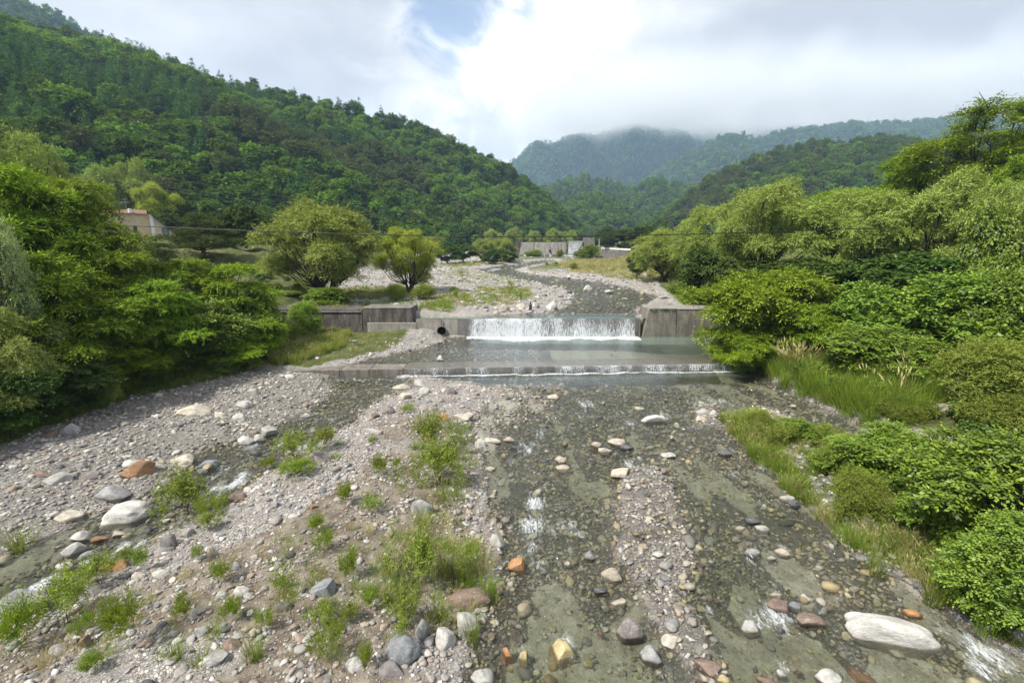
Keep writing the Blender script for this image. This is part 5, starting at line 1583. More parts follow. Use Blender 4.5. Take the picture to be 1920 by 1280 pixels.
 (180, 1115, 52, 22, 'purple', 'purplish flat boulder at the left channel bend', 'slab', 15),
 (516, 936, 18, 12, 'grey', 'small grey stone on the open sandy part of the bar', 'angular', 0),
 (367, 783, 70, 20, 'cream', 'broad pale rock outcrop on the upper left gravel', 'slab', 0),
 (457, 769, 34, 14, 'pale', 'pale rounded boulder on the upper left gravel', 'round', 0),
 (472, 749, 30, 17, 'pale', 'pale boulder topmost on the left gravel', 'angular', 0),
 (415, 788, 22, 12, 'cream', 'cream stone right of the broad outcrop', 'round', 0),
 (448, 792, 28, 17, 'pale', 'pale three cornered stone beside the left channel', 'angular', 0),
 (503, 809, 34, 22, 'pale', 'grey white boulder standing in the left channel', 'angular', 0),
 (487, 821, 22, 18, 'white', 'white stone touching the grey white channel boulder', 'angular', 0),
 (460, 825, 30, 20, 'white', 'white flat sided stone at the left of the channel group', 'angular', 0),
 (570, 778, 26, 10, 'pale', 'pale oval stone in the upper left channel', 'round', 0),
 (477, 845, 26, 12, 'dark', 'dark wet stone below the channel group', 'angular', 0),
 (133, 823, 38, 22, 'grey', 'grey angular rock at the foot of the left thicket', 'angular', 0),
 (100, 831, 32, 14, 'brown', 'brownish rock left of the grey angular one', 'angular', 0),
 (157, 888, 21, 15, 'grey', 'grey round stone on the left gravel', 'round', 0),
 (543, 701, 20, 10, 'white', 'white stone leaning against the dry sill', 'round', 0),
 # right
 (1317, 775, 26, 15, 'pale', 'pale stone, upper of three at the island tip', 'round', 0),
 (1315, 787, 22, 12, 'tan', 'tan stone, lower of three at the island tip', 'round', 0),
 (1338, 783, 18, 13, 'pale', 'pale stone, rightmost of three at the island tip', 'round', 0),
 (1440, 797, 36, 18, 'cream', 'pinkish cream boulder in the grass of the island tip', 'angular', 0),
 (1740, 828, 30, 13, 'cream', 'cream stone beside the side channel at right', 'slab', -10),
 (1487, 760, 12, 6, 'white', 'small white stone in the side channel', 'round', 0),
 (1372, 797, 20, 10, 'pale', 'pale stone in the grass left of the pinkish boulder', 'round', 0),
 (1338, 660, 15, 8, 'tan', 'tan stone on the right side of the pool above the sill', 'round', 0),
 (1332, 664, 9, 5, 'grey', 'small grey stone next to the tan pool stone', 'round', 0),
 (1350, 666, 8, 5, 'pale', 'small pale stone right of the tan pool stone', 'round', 0),
 # upstream
 (931, 588, 14, 8, 'cream', 'leftmost of the cream boulders on the shore above the waterfall', 'round', 0),
 (945, 583, 20, 13, 'tan', 'big tan boulder second on the shore above the waterfall', 'round', 0),
 (961, 585, 13, 9, 'pale', 'small broken boulder third on the shore above the waterfall', 'angular', 0),
 (976, 581, 18, 12, 'cream', 'rounded cream boulder left of the dark post', 'round', 0),
 (1006, 580, 12, 7, 'grey', 'grey stone just right of the dark post', 'angular', 0),
 (1033, 577, 24, 13, 'white', 'white wedge shaped boulder above the waterfall', 'angular', 0),
 (1100, 541, 21, 10, 'white', 'white boulder in the middle of the upper river', 'round', 0),
 (1142, 547, 18, 6, 'white', 'flat white boulder in the upper river', 'slab', 0),
 (1181, 519, 14, 6, 'purple', 'purplish boulder before the right bank willows', 'round', 0),
]
for q in BIG:
    px, py, w, h, tone, lb, shp, rot = q
    rock(px, py, w, h, tone, lb, shp, rot, flat=.26 if w > 3.1 * h and w > 100 else .40 if w > 2.6 * h else .72)

# the wood pile of field stones on the lawn, one heap each
for px, py, w, h, lb in ((462, 457, 26, 7, 'dark rough garden rock on the lawn left of the big willow'), (436, 458, 6, 3, 'small pale garden rock on the lawn')):
    Y = 70; x = at_dist(px, py, Y)[0]; z = float(land(np.array([x]), np.array([float(Y)]))[0])
    o = link('garden_rock', ROCKS['angular'][2], loc=(x, Y, z + .1)); o.scale = (w * .042, .6, h * .06); o.color = (.13, .11, .10, 1); o['wetline'] = -9.0
    tag(o, lb, 'boulder')

# middling stones between them, each told by the boulder it lies next to
SHORT = {}
def short_of(lb):
    return lb
def auto_stones(n):
    r = random.Random(5)
    regs = [((0, 870, 330, 1010), 30), ((150, 800, 520, 900), 18), ((640, 715, 880, 800), 24), ((130, 1090, 740, 1275), 70), ((380, 950, 760, 1100), 22), ((880, 880, 1100, 1270), 18), ((1110, 900, 1340, 1270), 42), ((1000, 740, 1340, 880), 36), ((1300, 900, 1680, 1275), 32), ((880, 1000, 940, 1110), 8), ((700, 860, 920, 960), 12)]
    tones = ['white', 'pale', 'pale', 'cream', 'tan', 'tan', 'grey', 'grey', 'blue grey', 'dark', 'brown', 'purple', 'rust']
    placed = list(ROCK_OBJ); used = set(); made = 0
    names = {(q[0], q[1]): q[5] for q in BIG}
    total = sum(k for _, k in regs)
    for (x0, y0, x1, y1), k in regs:
        k = int(k * n / total); tries = 0
        while k > 0 and tries < 900:
            tries += 1
            px = r.uniform(x0, x1); py = r.uniform(y0, y1)
            w = (9 + 13 * r.random() ** 1.8) * (.55 + .75 * (py - 700) / 560)
            if any((px - a) ** 2 + ((py - b) * 1.5) ** 2 < ((w + c_) * .62) ** 2 for a, b, c_ in placed): continue
            tone = r.choice(tones); shp = r.choice(['round', 'round', 'angular', 'slab'])
            near = sorted(BIG, key=lambda q: (q[0] - px) ** 2 + (q[1] - py) ** 2)[:4]
            lab = None
            for q in near:
                dx, dy = px - q[0], py - q[1]
                dist = math.hypot(dx, dy)
                rel = ('right of' if dx > 0 else 'left of') if abs(dx) > abs(dy) * 1.2 else ('in front of' if dy > 0 else 'behind')
                if dist < 60: rel = 'just ' + rel
                t = '%s %s %s the %s' % (tone, {'round': 'rounded stone', 'angular': 'angular stone', 'slab': 'flat stone'}[shp], rel, q[5])
                if t not in used and len(t.split()) <= 16: lab = t; break
            if lab is None: continue
            used.add(lab)
            rock(px, py, w, w * {'round': .62, 'angular': .66, 'slab': .4}[shp], tone, lab, shp, None, name='stone', group='loose stones lying in and along the stream', cat='stone')
            placed.append((px, py, w)); k -= 1
auto_stones(150)
build_water()

# ---- gravel: stones nobody would count
def gravel():
    pts = []; sz = []; tone = []; wet = []; rt = []; idx = []; ys_all = []
    r = np.random.default_rng(77)
    classes = [(.040, 5.2, 12, 95), (.065, 5.2, 18, 46), (.095, 5.2, 27, 36), (.14, 5.2, 36, 13.0), (.20, 5.2, 42, 3.0), (.29, 5.2, 44, .6), (.20, 41, 66, 1.8), (.32, 41, 95, .9), (.55, 42, 150, .16), (.42, 60, 165, .25)]
    for s, y0, y1, dens in classes:
        # sample the trapezium that a viewer sees, with room at the sides
        A = ((3 + 1.25 * y0) + (3 + 1.25 * y1)) * (y1 - y0)
        n = int(A * dens)
        n = min(n, 90000)
        y = np.sqrt(r.random(n) * ((y1 + 2.4) ** 2 - (y0 + 2.4) ** 2) + (y0 + 2.4) ** 2) - 2.4
        x = (r.random(n) * 2 - 1) * (3 + 1.25 * y)
        h, sand, turf, soil, under, d, zw = land(x, y, True)
        st = y - SL * x - 29.45
        clump = fbm(x * .7, y * .7, 130, 4)
        p = np.where(d < 0, .95, 1.5)
        p = p * np.clip(.25 + 2.6 * (clump - .30), .10, 1.1)
        p = p * (1 - .88 * turf) * (1 - .72 * smooth01((sand - .45) / .3)) * (1 - .30 * soil)
        p = p * np.where((d < 0) & (d > -1.2), 1.35, 1)
        p = np.where((st > -.15) & (st < 2.0) & (x > -16.7), 0, p)              # not on the sill
        p = np.where((y > 40.1) & (y < 43.3), 0, p)
        p = np.where((st > -3.2) & (st < 0) & (x > -6), p * .25, p)
        p = np.where((st > 1) & (y < 40.4) & (x > 2), p * .05, p)
        bl, br = bank_d(x, y)
        p = np.where((bl > .5) | (br > .4), p * .1, p)
        if s >= .12 and y1 < 50: p = p * (1 + 2.2 * west_bar(x, y) * (y < 29))
        k = r.random(n) < p
        x, y, h, d, zw, m = x[k], y[k], h[k], d[k], zw[k], k.sum()
        size = s * np.clip(np.exp(r.normal(0, .30, m)), .5, 1.5)
        pts.append(np.stack([x, y, h + size * np.where(d > 0, .20, .10)], 1))
        sz.append(np.stack([size * r.uniform(.42, .62, m), size * r.uniform(.34, .5, m), size * r.uniform(.22, .36, m)], 1))
        w = smooth01((zw + .05 - h) / .05)
        r0 = (y - SL * x - 29.45) < .2
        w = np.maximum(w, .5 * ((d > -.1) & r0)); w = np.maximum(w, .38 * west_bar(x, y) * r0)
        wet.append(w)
        warm = np.where((x > -11) & (x < .5) & (y < 26) & (d < 0), .09, 0)
        tn = r.random(m)
        brown = (r.random(m) < .32) & (d < 0) & r0 & (west_bar(x, y) < .3) & (x < 2)
        tn = np.where(brown, np.where(r.random(m) < .55, r.uniform(.52, .60, m), r.uniform(.87, 1.0, m)), tn)
        tone.append(np.clip(tn, 0, 1)); idx.append(r.integers(0, 12, m))
        rt.append(np.stack([r.normal(0, .22, m), r.normal(0, .22, m), r.random(m) * 6.283], 1))
    P3 = np.concatenate(pts)
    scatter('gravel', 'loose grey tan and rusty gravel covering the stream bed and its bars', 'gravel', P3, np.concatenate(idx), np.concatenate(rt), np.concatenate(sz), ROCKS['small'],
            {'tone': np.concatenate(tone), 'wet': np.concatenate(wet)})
    print('gravel stones', len(P3))
gravel()
# ------------------------------------------------------------------ grass, weeds, small plants
def blades(n, R, L, W, lean, seed, segs=3, curl=.5, mat=None, heads=0, name='grass'):
    r = np.random.default_rng(seed)
    a = r.random(n) * 6.283; q = R * np.sqrt(r.random(n))
    base = np.stack([q * np.cos(a), q * np.sin(a), np.full(n, -.04)], 1)
    az = a + r.normal(0, .7, n)
    ln = L * r.uniform(.5, 1.15, n); le = lean * r.uniform(.3, 1.3, n)
    V = []; F = []; T = []
    dirh = np.stack([np.cos(az), np.sin(az), np.zeros(n)], 1); side = np.stack([-np.sin(az), np.cos(az), np.zeros(n)], 1)
    P_ = []
    for s in range(segs + 1):
        t = s / segs
        off = dirh * (ln * (le * t + curl * le * t * t))[:, None]
        z = ln * (t - .35 * le * t * t)
        c_ = base + off; c_[:, 2] += z
        w = W * (1 - t) ** .7 * .5
        P_.append(np.stack([c_ - side * w, c_ + side * w], 1))
    P_ = np.stack(P_, 1)                                   # n, segs+1, 2, 3
    V = P_.reshape(-1, 3)
    i = (np.arange(n) * (segs + 1) * 2)[:, None] + np.arange(segs)[None] * 2
    F = np.stack([i, i + 1, i + 3, i + 2], -1).reshape(-1, 4)
    tint = np.repeat(np.clip(r.normal(.5, .22, n), 0, 1), (segs + 1) * 2)
    mats = [mat]; mi = None
    if heads:
        tip = P_[:heads, -1, 0]; d = P_[:heads, -1, 0] - P_[:heads, -2, 0]; d = unit(d)
        hl = .16 * L; hv = []; hf = []
        for k in range(heads):
            for s_ in (np.array([1, 0, 0]), np.array([0, 1, 0])):
                b0 = len(V) + len(hv)
                hv += [tip[k] - d[k] * hl * .8, tip[k] + s_ * hl * .13, tip[k] + d[k] * hl * .8, tip[k] - s_ * hl * .13]
                hf.append([b0, b0 + 1, b0 + 2, b0 + 3])
        V = np.concatenate([V, np.array(hv)]); F2 = np.array(hf); tint = np.concatenate([tint, np.full(len(hv), .8)])
        mats = [mat, M['grass_dry']]; mi = np.concatenate([np.zeros(len(F)), np.ones(len(F2))]); F = np.concatenate([F, F2])
    return make_mesh(name, V, F, mats, {'tint': tint}, mat_idx=mi)

TUFT_G = [blades(46, .16, .62, .016, .55, 600 + k, mat=M['grass']) for k in range(3)]
TUFT_D = [blades(38, .16, .60, .012, .5, 610 + k, mat=M['grass_dry'], heads=6) for k in range(3)]
REED = [blades(44, .30, 1.75, .026, .42, 620 + k, segs=4, curl=.6, mat=M['grass']) for k in range(3)]
REED_D = [blades(26, .26, 1.95, .016, .36, 630 + k, segs=4, curl=.5, mat=M['grass_dry'], heads=14) for k in range(2)]
SHORT_G = [blades(26, .11, .26, .010, .6, 640 + k, segs=2, mat=M['grass']) for k in range(2)]
FAR_D = [blades(26, .55, .75, .05, .45, 650 + k, segs=2, mat=M['grass_dry']) for k in range(2)]
FAR_G = [blades(26, .55, .70, .05, .5, 655 + k, segs=2, mat=M['grass']) for k in range(2)]

def poly_points(poly, n, r):
    poly = np.array(poly); lo = poly.min(0); hi = poly.max(0); out = np.zeros((0, 2))
    while len(out) < n:
        q = lo + r.random((n * 4, 2)) * (hi - lo)
        out = np.concatenate([out, q[sd_poly(q[:, 0], q[:, 1], poly) > 0]])
    return out[:n]

def grass_field(name, label, areas, meshes, seed):
    """AREAS: (pixel polygon, reach, count, mesh choice, scale range)"""
    r = np.random.default_rng(seed); Pn, ix, rt, sc = [], [], [], []
    for poly, reach, n, choice, s0, s1 in areas:
        w = wpoly(poly, reach) if reach is not None else poly
        q = poly_points(w, n, r)
        h, sand, turf, soil, under, d, zw = land(q[:, 0], q[:, 1], True)
        ok = (h > zw + .01) & (r.random(n) < .35 + .9 * fbm(q[:, 0] * .9, q[:, 1] * .9, seed, 3))
        q = q[ok]; h = h[ok]; m = len(q)
        s = r.uniform(s0, s1, m)
        Pn.append(np.stack([q[:, 0], q[:, 1], h - .02], 1)); ix.append(r.choice(choice, m)); rt.append(np.stack([r.normal(0, .08, m), r.normal(0, .08, m), r.random(m) * 6.283], 1))
        sc.append(np.stack([s, s, s * r.uniform(.8, 1.2, m)], 1))
    scatter(name, label, 'grass', np.concatenate(Pn), np.concatenate(ix), np.concatenate(rt), np.concatenate(sc), meshes)

grass_field('tall_grass', 'tall green reed grass with straw coloured tops along the right bank',
    [([(1418, 702), (1455, 680), (1560, 690), (1660, 722), (1745, 770), (1765, 803), (1690, 818), (1620, 812), (1520, 770), (1440, 730)], 0, 1000, [0, 1, 2], .58, .86),
     ([(1500, 700), (1560, 692), (1650, 720), (1720, 765), (1690, 790), (1600, 760)], 0, 60, [3, 4], .62, .86),
     ([(1450, 690), (1500, 690), (1520, 720), (1470, 715)], 0, 30, [3, 4], .8, 1.0)], REED + REED_D, 21)
grass_field('grass', 'green and straw grass on the low gravel island at the right',
    [([(1350, 788), (1375, 770), (1420, 775), (1440, 830), (1480, 890), (1560, 980), (1640, 1050), (1600, 1042), (1530, 978), (1462, 908), (1395, 850)], 0, 800, [0, 1, 2, 0, 3], .55, 1.05),
     ([(1580, 985), (1700, 930), (1800, 960), (1900, 1080), (1940, 1240), (1890, 1210), (1780, 1140), (1690, 1080), (1610, 1035)], 0, 900, [0, 1, 2, 3, 4, 5], .5, 1.1),
     ([(1620, 940), (1720, 920), (1800, 960), (1790, 1010), (1680, 1000)], 0, 220, [3, 4, 5], .9, 1.4),
     ([(1380, 765), (1560, 815), (1700, 880), (1850, 950), (1800, 1000), (1600, 960), (1450, 850)], 0, 700, [0, 1, 3], .4, .8)], TUFT_G + TUFT_D, 22)
grass_field('grass', 'yellowish meadow grass before the dark left wing wall',
    [([(505, 668), (530, 632), (600, 616), (660, 624), (640, 660), (560, 688), (510, 690)], 1, 3000, [0, 1, 2, 3, 4], .55, 1.25),
     ([(600, 608), (850, 606), (845, 618), (760, 622), (640, 628)], 1, 420, [0, 1, 2], .4, .8),
     ([(640, 625), (760, 622), (720, 650), (640, 672)], 1, 130, [0, 3, 4], .35, .7)], TUFT_G + TUFT_D, 23)
grass_field('grass', 'dark grass and low plants at the foot of the left thicket',
    [([(-100, 880), (0, 852), (120, 806), (250, 760), (400, 724), (490, 700), (480, 690), (240, 740), (0, 820), (-150, 850)], 0, 1500, [0, 1, 2, 0, 1, 2, 3], .4, .95)], TUFT_G + TUFT_D, 24)
grass_field('grass', 'thin grass scattered over the gravel bar between the channels',
    [([(790, 790), (880, 800), (895, 860), (880, 950), (800, 960), (770, 900)], 0, 300, [0, 1, 0, 2], .5, 1.0),
     ([(840, 930), (935, 1090), (930, 1130), (860, 1210), (740, 1200), (700, 1100), (760, 1000)], 0, 330, [0, 1, 2, 3], .45, 1.1),
     ([(0, 1200), (300, 1100), (700, 1000), (760, 1200), (700, 1290), (0, 1290)], 0, 260, [0, 1, 2, 3], .3, .8),
     ([(280, 950), (420, 930), (440, 990), (330, 1030)], 0, 60, [0, 0, 1], .6, 1.1),
     ([(500, 860), (640, 830), (640, 900), (560, 930)], 0, 80, [0, 1, 2], .35, .7)], SHORT_G + TUFT_G[:1] + TUFT_D[:1], 25)
grass_field('grass', 'straw coloured meadow grass on the plains above the weir',
    [([(1060, 512), (1180, 500), (1300, 505), (1330, 545), (1260, 540), (1180, 530)], 2, 1500, [0, 1, 2], .5, 1.1),
     ([(1020, 500), (1100, 490), (1220, 488), (1250, 505), (1080, 510)], 2, 1700, [0, 1, 0, 1, 2], .7, 1.4),
     ([(1235, 520), (1300, 515), (1335, 560), (1330, 572), (1262, 545)], 2, 500, [2, 3, 0], .8, 1.3),
     ([(860, 570), (900, 545), (990, 545), (1000, 560), (960, 578), (870, 582)], 2, 420, [0, 2, 3], .4, .8),
     ([(790, 580), (850, 545), (880, 560), (850, 590), (800, 590)], 2, 220, [0, 2, 3], .4, .8),
     ([(540, 575), (780, 565), (760, 545), (560, 548)], 2, 420, [2, 3, 0], .5, 1.1),
     ([(820, 510), (900, 505), (1000, 528), (1000, 540), (860, 535)], 2, 260, [0, 2, 3], .35, .7),
     ([(820, 500), (960, 488), (960, 494), (850, 506)], 2, 300, [0, 2, 3], .6, 1.1)], FAR_D + FAR_G, 26)

# low leafy cover under the thickets
def undergrowth():
    r = np.random.default_rng(31); meshes = []
    for v in range(3):
        rr = np.random.default_rng(400 + v)
        lob = lobe_shell(.55, -.05, .7, 8, .26, .7, .5, .2, rr)
        C = sprays(lob, 330, 7, .22, .085, .05, .9, .2, .85, -.3, .6, rr)
        meshes.append(leaf_mesh('low_leaves', *C, M[('shrub', 'broad', 'weed_dull')[v]]))
    y = r.uniform(9, 60, 5200); x = (r.random(5200) * 2 - 1) * (4 + 1.3 * y)
    bl, br = bank_d(x, y); h = land(x, y)
    sandy = (np.abs(x - SANDP[0]) < 3.0) & (np.abs(y - SANDP[1]) < 3.2)
    pr = np.where((bl > .3) & (bl < 16), .75, 0) + np.where((br > 1.3) & (br < 16) & ~sandy, .75, 0)
    pr = np.where((y > 40) & (y < 43.5), 0, pr); pr = np.where((bl > 0) & (y > 31.5), pr * .15, pr)
    k = r.random(len(x)) < pr
    x, y, h = x[k], y[k], h[k]; m = len(x); s = r.uniform(.6, 1.5, m)
    scatter('undergrowth', 'low leafy undergrowth below the bank thickets', 'undergrowth', np.stack([x, y, h], 1), r.integers(0, 3, m), np.stack([np.zeros(m), np.zeros(m), r.random(m) * 6.28], 1), np.stack([s, s, s], 1), meshes)
undergrowth()

# ---- the plants of the gravel bar, one by one
def weed_protos():
    for v in range(3):
        r = np.random.default_rng(700 + v)
        lob = [(.16 * r.normal(), .16 * r.normal(), .24 + .12 * r.random(), .12, .12, .22) for _ in range(9)]
        C = sprays(lob, 190, 12, .20, .058, .013, .2, -.45, .55, -.6, .9, r)
        PROTO.setdefault('weed', []).append((leaf_mesh('weed_leaves', *C, M['weed']), None, .62, .70))
        lob = [(.24 * r.normal(), .24 * r.normal(), .30 + .22 * r.random(), .16, .16, .2) for _ in range(12)]
        C = sprays(lob, 300, 9, .20, .050, .022, .6, -.1, .8, -.6, .9, r)
        PROTO.setdefault('herb', []).append((leaf_mesh('herb_leaves', *C, M['weed_dull']), trunk_mesh('herb_stems', lob, M['bark'], .008, .12, 12, r=r, stems=3, twigs=1), .75, .95))
        lob = [(.30 * r.normal(), .30 * r.normal(), .45 + .3 * r.random(), .2, .2, .25) for _ in range(10)]
        C = sprays(lob, 170, 8, .24, .045, .020, .5, -.15, .8, -.6, .95, r)
        PROTO.setdefault('twiggy', []).append((leaf_mesh('twiggy_leaves', *C, M['weed_dull']), trunk_mesh('twiggy_stems', lob, M['bark'], .010, .15, 10, r=r, stems=3, twigs=3), 1.0, 1.25))
        PROTO.setdefault('tuft', []).append((blades(110, .20, .62, .014, .6, 720 + v, mat=M['grass']), None, .55, .85))
weed_protos()
WEEDS = [
 # kind, px, base py, width, height, label
 ('herb', 555, 870, 78, 62, 'rounded green bush left of the purple brown ridge boulder', 'bush'),
 ('herb', 613, 852, 62, 52, 'duller bush behind the purple brown ridge boulder', 'bush'),
 ('weed', 572, 902, 76, 34, 'bright low weed in front of the purple brown ridge boulder', 'weed'),
 ('weed', 540, 905, 50, 30, 'bright low weed at the channel side of the ridge boulder bushes', 'weed'),
 ('herb', 350, 962, 110, 96, 'dark grassy bush beside the left channel', 'bush'),
 ('weed', 400, 975, 66, 46, 'bright weed right of the dark grassy bush', 'weed'),
 ('twiggy', 325, 915, 52, 56, 'thin sprig rising behind the dark grassy bush', 'weed'),
 ('tuft', 40, 1028, 90, 50, 'dark grass tuft alone on the left gravel', 'grass tuft'),
 ('herb', 190, 1108, 100, 58, 'pale green weed with flower spikes at the left channel bend', 'weed'),
 ('herb', 130, 1185, 120, 90, 'wide green weed above the veined grey slab', 'weed'),
 ('weed', 45, 1238, 90, 96, 'bright weed in the lower left corner', 'weed'),
 ('weed', 238, 1242, 90, 92, 'tall bright weed with an upright tip near the lower left', 'weed'),
 ('weed', 163, 1216, 44, 40, 'small bright weed above the upright brown stone', 'weed'),
 ('weed', 346, 1192, 54, 48, 'round bright weed between the lower cobbles', 'weed'),
 ('weed', 420, 1120, 50, 40, 'small bright weed above the two round cobbles', 'weed'),
 ('weed', 375, 1072, 26, 34, 'small green sprig beside a tan stone', 'weed'),
 ('weed', 270, 1085, 40, 44, 'green weed between the channel and the pale bar stones', 'weed'),
 ('herb', 240, 1062, 44, 40, 'dull weed beside the orange tan boulder', 'weed'),
 ('weed', 658, 1112, 50, 62, 'upright bright weed in the middle of the bar', 'weed'),
 ('weed', 610, 1058, 44, 40, 'green weed on the pale pebbles behind the blue grey boulder', 'weed'),
 ('weed', 600, 1018, 52, 38, 'yellow green weed above the middle of the bar', 'weed'),
 ('weed', 650, 966, 46, 46, 'bright yellow green weed left of the two small ones', 'weed'),
 ('weed', 700, 978, 50, 34, 'low weed between the yellow green one and the thin shrub', 'weed'),
 ('weed', 714, 912, 46, 46, 'bright upright weed left of the long bar shrub', 'weed'),
 ('weed', 745, 894, 24, 24, 'small bright weed next to the upright one by the bar shrub', 'weed'),
 ('weed', 618, 1258, 74, 58, 'bright weed near the bottom edge left of the pale round boulder', 'weed'),
 ('herb', 805, 862, 92, 84, 'upper bright shrub of the long bar shrub', 'shrub'),
 ('herb', 828, 922, 118, 98, 'lower fuller shrub of the long bar shrub', 'shrub'),
 ('twiggy', 770, 960, 100, 90, 'thin shrub left of the fuller bar shrub, in front of a grey boulder', 'shrub'),
 ('twiggy', 858, 1000, 70, 120, 'thin dry stalks below the fuller bar shrub', 'weed'),
 ('herb', 800, 1110, 120, 100, 'airy pale green shrub on the lower bar', 'shrub'),
 ('herb', 765, 1195, 84, 74, 'dense green weed above the upright grey boulder', 'weed'),
 ('twiggy', 740, 1085, 90, 80, 'airy weed left of the pale green shrub', 'weed'),
 ('twiggy', 850, 1110, 90, 90, 'dry weed behind the long brown layered boulder', 'weed'),
 ('tuft', 912, 1128, 64, 72, 'grass tuft hanging over the water by the brown layered boulder', 'grass tuft'),
 ('tuft', 885, 1210, 54, 70, 'grass tuft between the pale speckled boulder and the water', 'grass tuft'),
 ('tuft', 870, 1100, 50, 60, 'grass tuft right above the brown layered boulder', 'grass tuft'),
 ('weed', 700, 1160, 56, 52, 'green weed left of the dense one on the lower bar', 'weed'),
 ('twiggy', 552, 1190, 100, 110, 'thin twiggy plant with dark stems on the lower bar', 'weed'),
 ('herb', 610, 1190, 74, 46, 'low green plant in front of the blue grey boulder', 'weed'),
 ('twiggy', 550, 1085, 60, 70, 'faint twiggy weed above the thin plant with dark stems', 'weed'),
 ('weed', 437, 1190, 48, 44, 'green weed left of the thin twiggy plant', 'weed'),
 ('weed', 500, 1205, 36, 40, 'small weed close to the thin twiggy plant', 'weed'),
 ('tuft', 480, 1262, 64, 52, 'yellowish grass tuft at the bottom of the bar', 'grass tuft'),
 ('tuft', 335, 1265, 60, 48, 'straw tuft beside the long pale stone at the bottom', 'grass tuft'),
 ('weed', 180, 1285, 60, 36, 'bright weed cut by the bottom edge', 'weed'),
 ('weed', 690, 1278, 44, 44, 'leafy weed between the pale round and the purplish boulder', 'weed'),
 ('weed', 765, 782, 36, 20, 'small green weed beside the purple brown boulder', 'weed'),
 ('weed', 700, 845, 24, 16, 'tiny weed on the bare soil of the upper bar', 'weed'),
 ('weed', 505, 880, 40, 28, 'low weed where the bar meets the channel rapids', 'weed'),
 ('herb', 395, 1010, 60, 34, 'low green plant below the bright weed at the channel', 'weed'),
 ('weed', 530, 1130, 30, 24, 'tiny yellow weed between the cobble and the twiggy plant', 'weed'),
 ('herb', 660, 1190, 60, 40, 'dull small plant left of the green weed on the lower bar', 'weed'),
 ('twiggy', 955, 558, 34, 34, 'grey green thin shrub on the gravel above the waterfall', 'shrub'),
 ('twiggy', 866, 536, 26, 36, 'tall thin sapling on the gravel plain behind the weir', 'sapling'),
 ('herb', 855, 566, 16, 20, 'dark small round bush on the gravel plain behind the weir', 'bush'),
 ('herb', 977, 576, 13, 28, 'narrow dark bush behind the cream boulders', 'bush'),
 ('herb', 773, 570, 14, 12, 'tiny bush behind the left wing wall end', 'bush'),
 ('weed', 1204, 598, 9, 13, 'tuft of green growing from the right wing wall corner', 'weed'),
 ('herb', 1625, 850, 80, 46, 'pale yellow flowering herb on the island by the side channel', 'weed'),
 ('herb', 1545, 845, 70, 50, 'dull herb right of the rounded island shrub', 'weed'),
 ('herb', 1450, 850, 70, 50, 'dull herb in the grass at the left side of the island', 'weed'),
 ('twiggy', 1560, 905, 90, 70, 'thin dry herb in the middle of the island', 'weed'),
 ('tuft', 1640, 1075, 80, 60, 'arching grass tuft at the island water edge', 'grass tuft'),
 ('tuft', 1750, 1130, 90, 70, 'arching straw and green tuft near the lower island edge', 'grass tuft'),
 ('tuft', 1850, 1190, 100, 90, 'big arching grass tuft at the lower right water edge', 'grass tuft'),
 ('tuft', 1770, 760, 50, 40, 'grass tuft on the bare sand patch at right', 'grass tuft'),
 ('tuft', 1830, 810, 60, 40, 'grass tuft below the dark olive shrub at right', 'grass tuft'),
 ('herb', 475, 697, 44, 38, 'bright sprig at the thicket corner beside the sill', 'sapling'),
 ('herb', 20, 840, 90, 70, 'low leafy plant with pale leaves at the left edge under the thicket', 'shrub'),
 ('twiggy', 232, 790, 50, 70, 'white flowering thin shrub at the foot of the left thicket', 'shrub'),
]
for kind, px, py, w, h, lb, nm in WEEDS:
    pr = PROTO[kind]; i = count_k.get(kind, 0); count_k[kind] = i + 1
    lv, st, H, W = pr[i % len(pr)]
    rc = reach_of(px, py); x, y = P(px, py, rc); z = float(land(np.array([x]), np.array([y]))[0])
    if nm == 'weed' and rc != 2 and 'wing wall corner' in lb: x, y, z = 11.75, 40.22, 1.55
    dep = depth_of(x, y, z); r = random.Random(px)
    s = (.72 if kind == 'weed' else .74) * w * dep / F / W; ang = math.atan2(CAM_Z - z, y)
    hh = max(.9 * h * dep / F / math.cos(ang) / H, s * .55)
    nm = nm.replace(' ', '_')
    if st is None:
        o = link(nm if nm != 'tuft' else 'grass_tuft', lv, loc=(x, y, z), rotz=r.random() * 6.28, scale=(s, s, hh)); 
        if kind == 'tuft': o.name = 'grass_tuft'
        tag(o, lb, 'grass tuft' if kind == 'tuft' else 'plant')
    else:
        t = thing(nm, lb, 'plant', (x, y, z), r.random() * 6.28); t.scale = (s, s, hh)
        link('stem', st, t); link('foliage', lv, t)
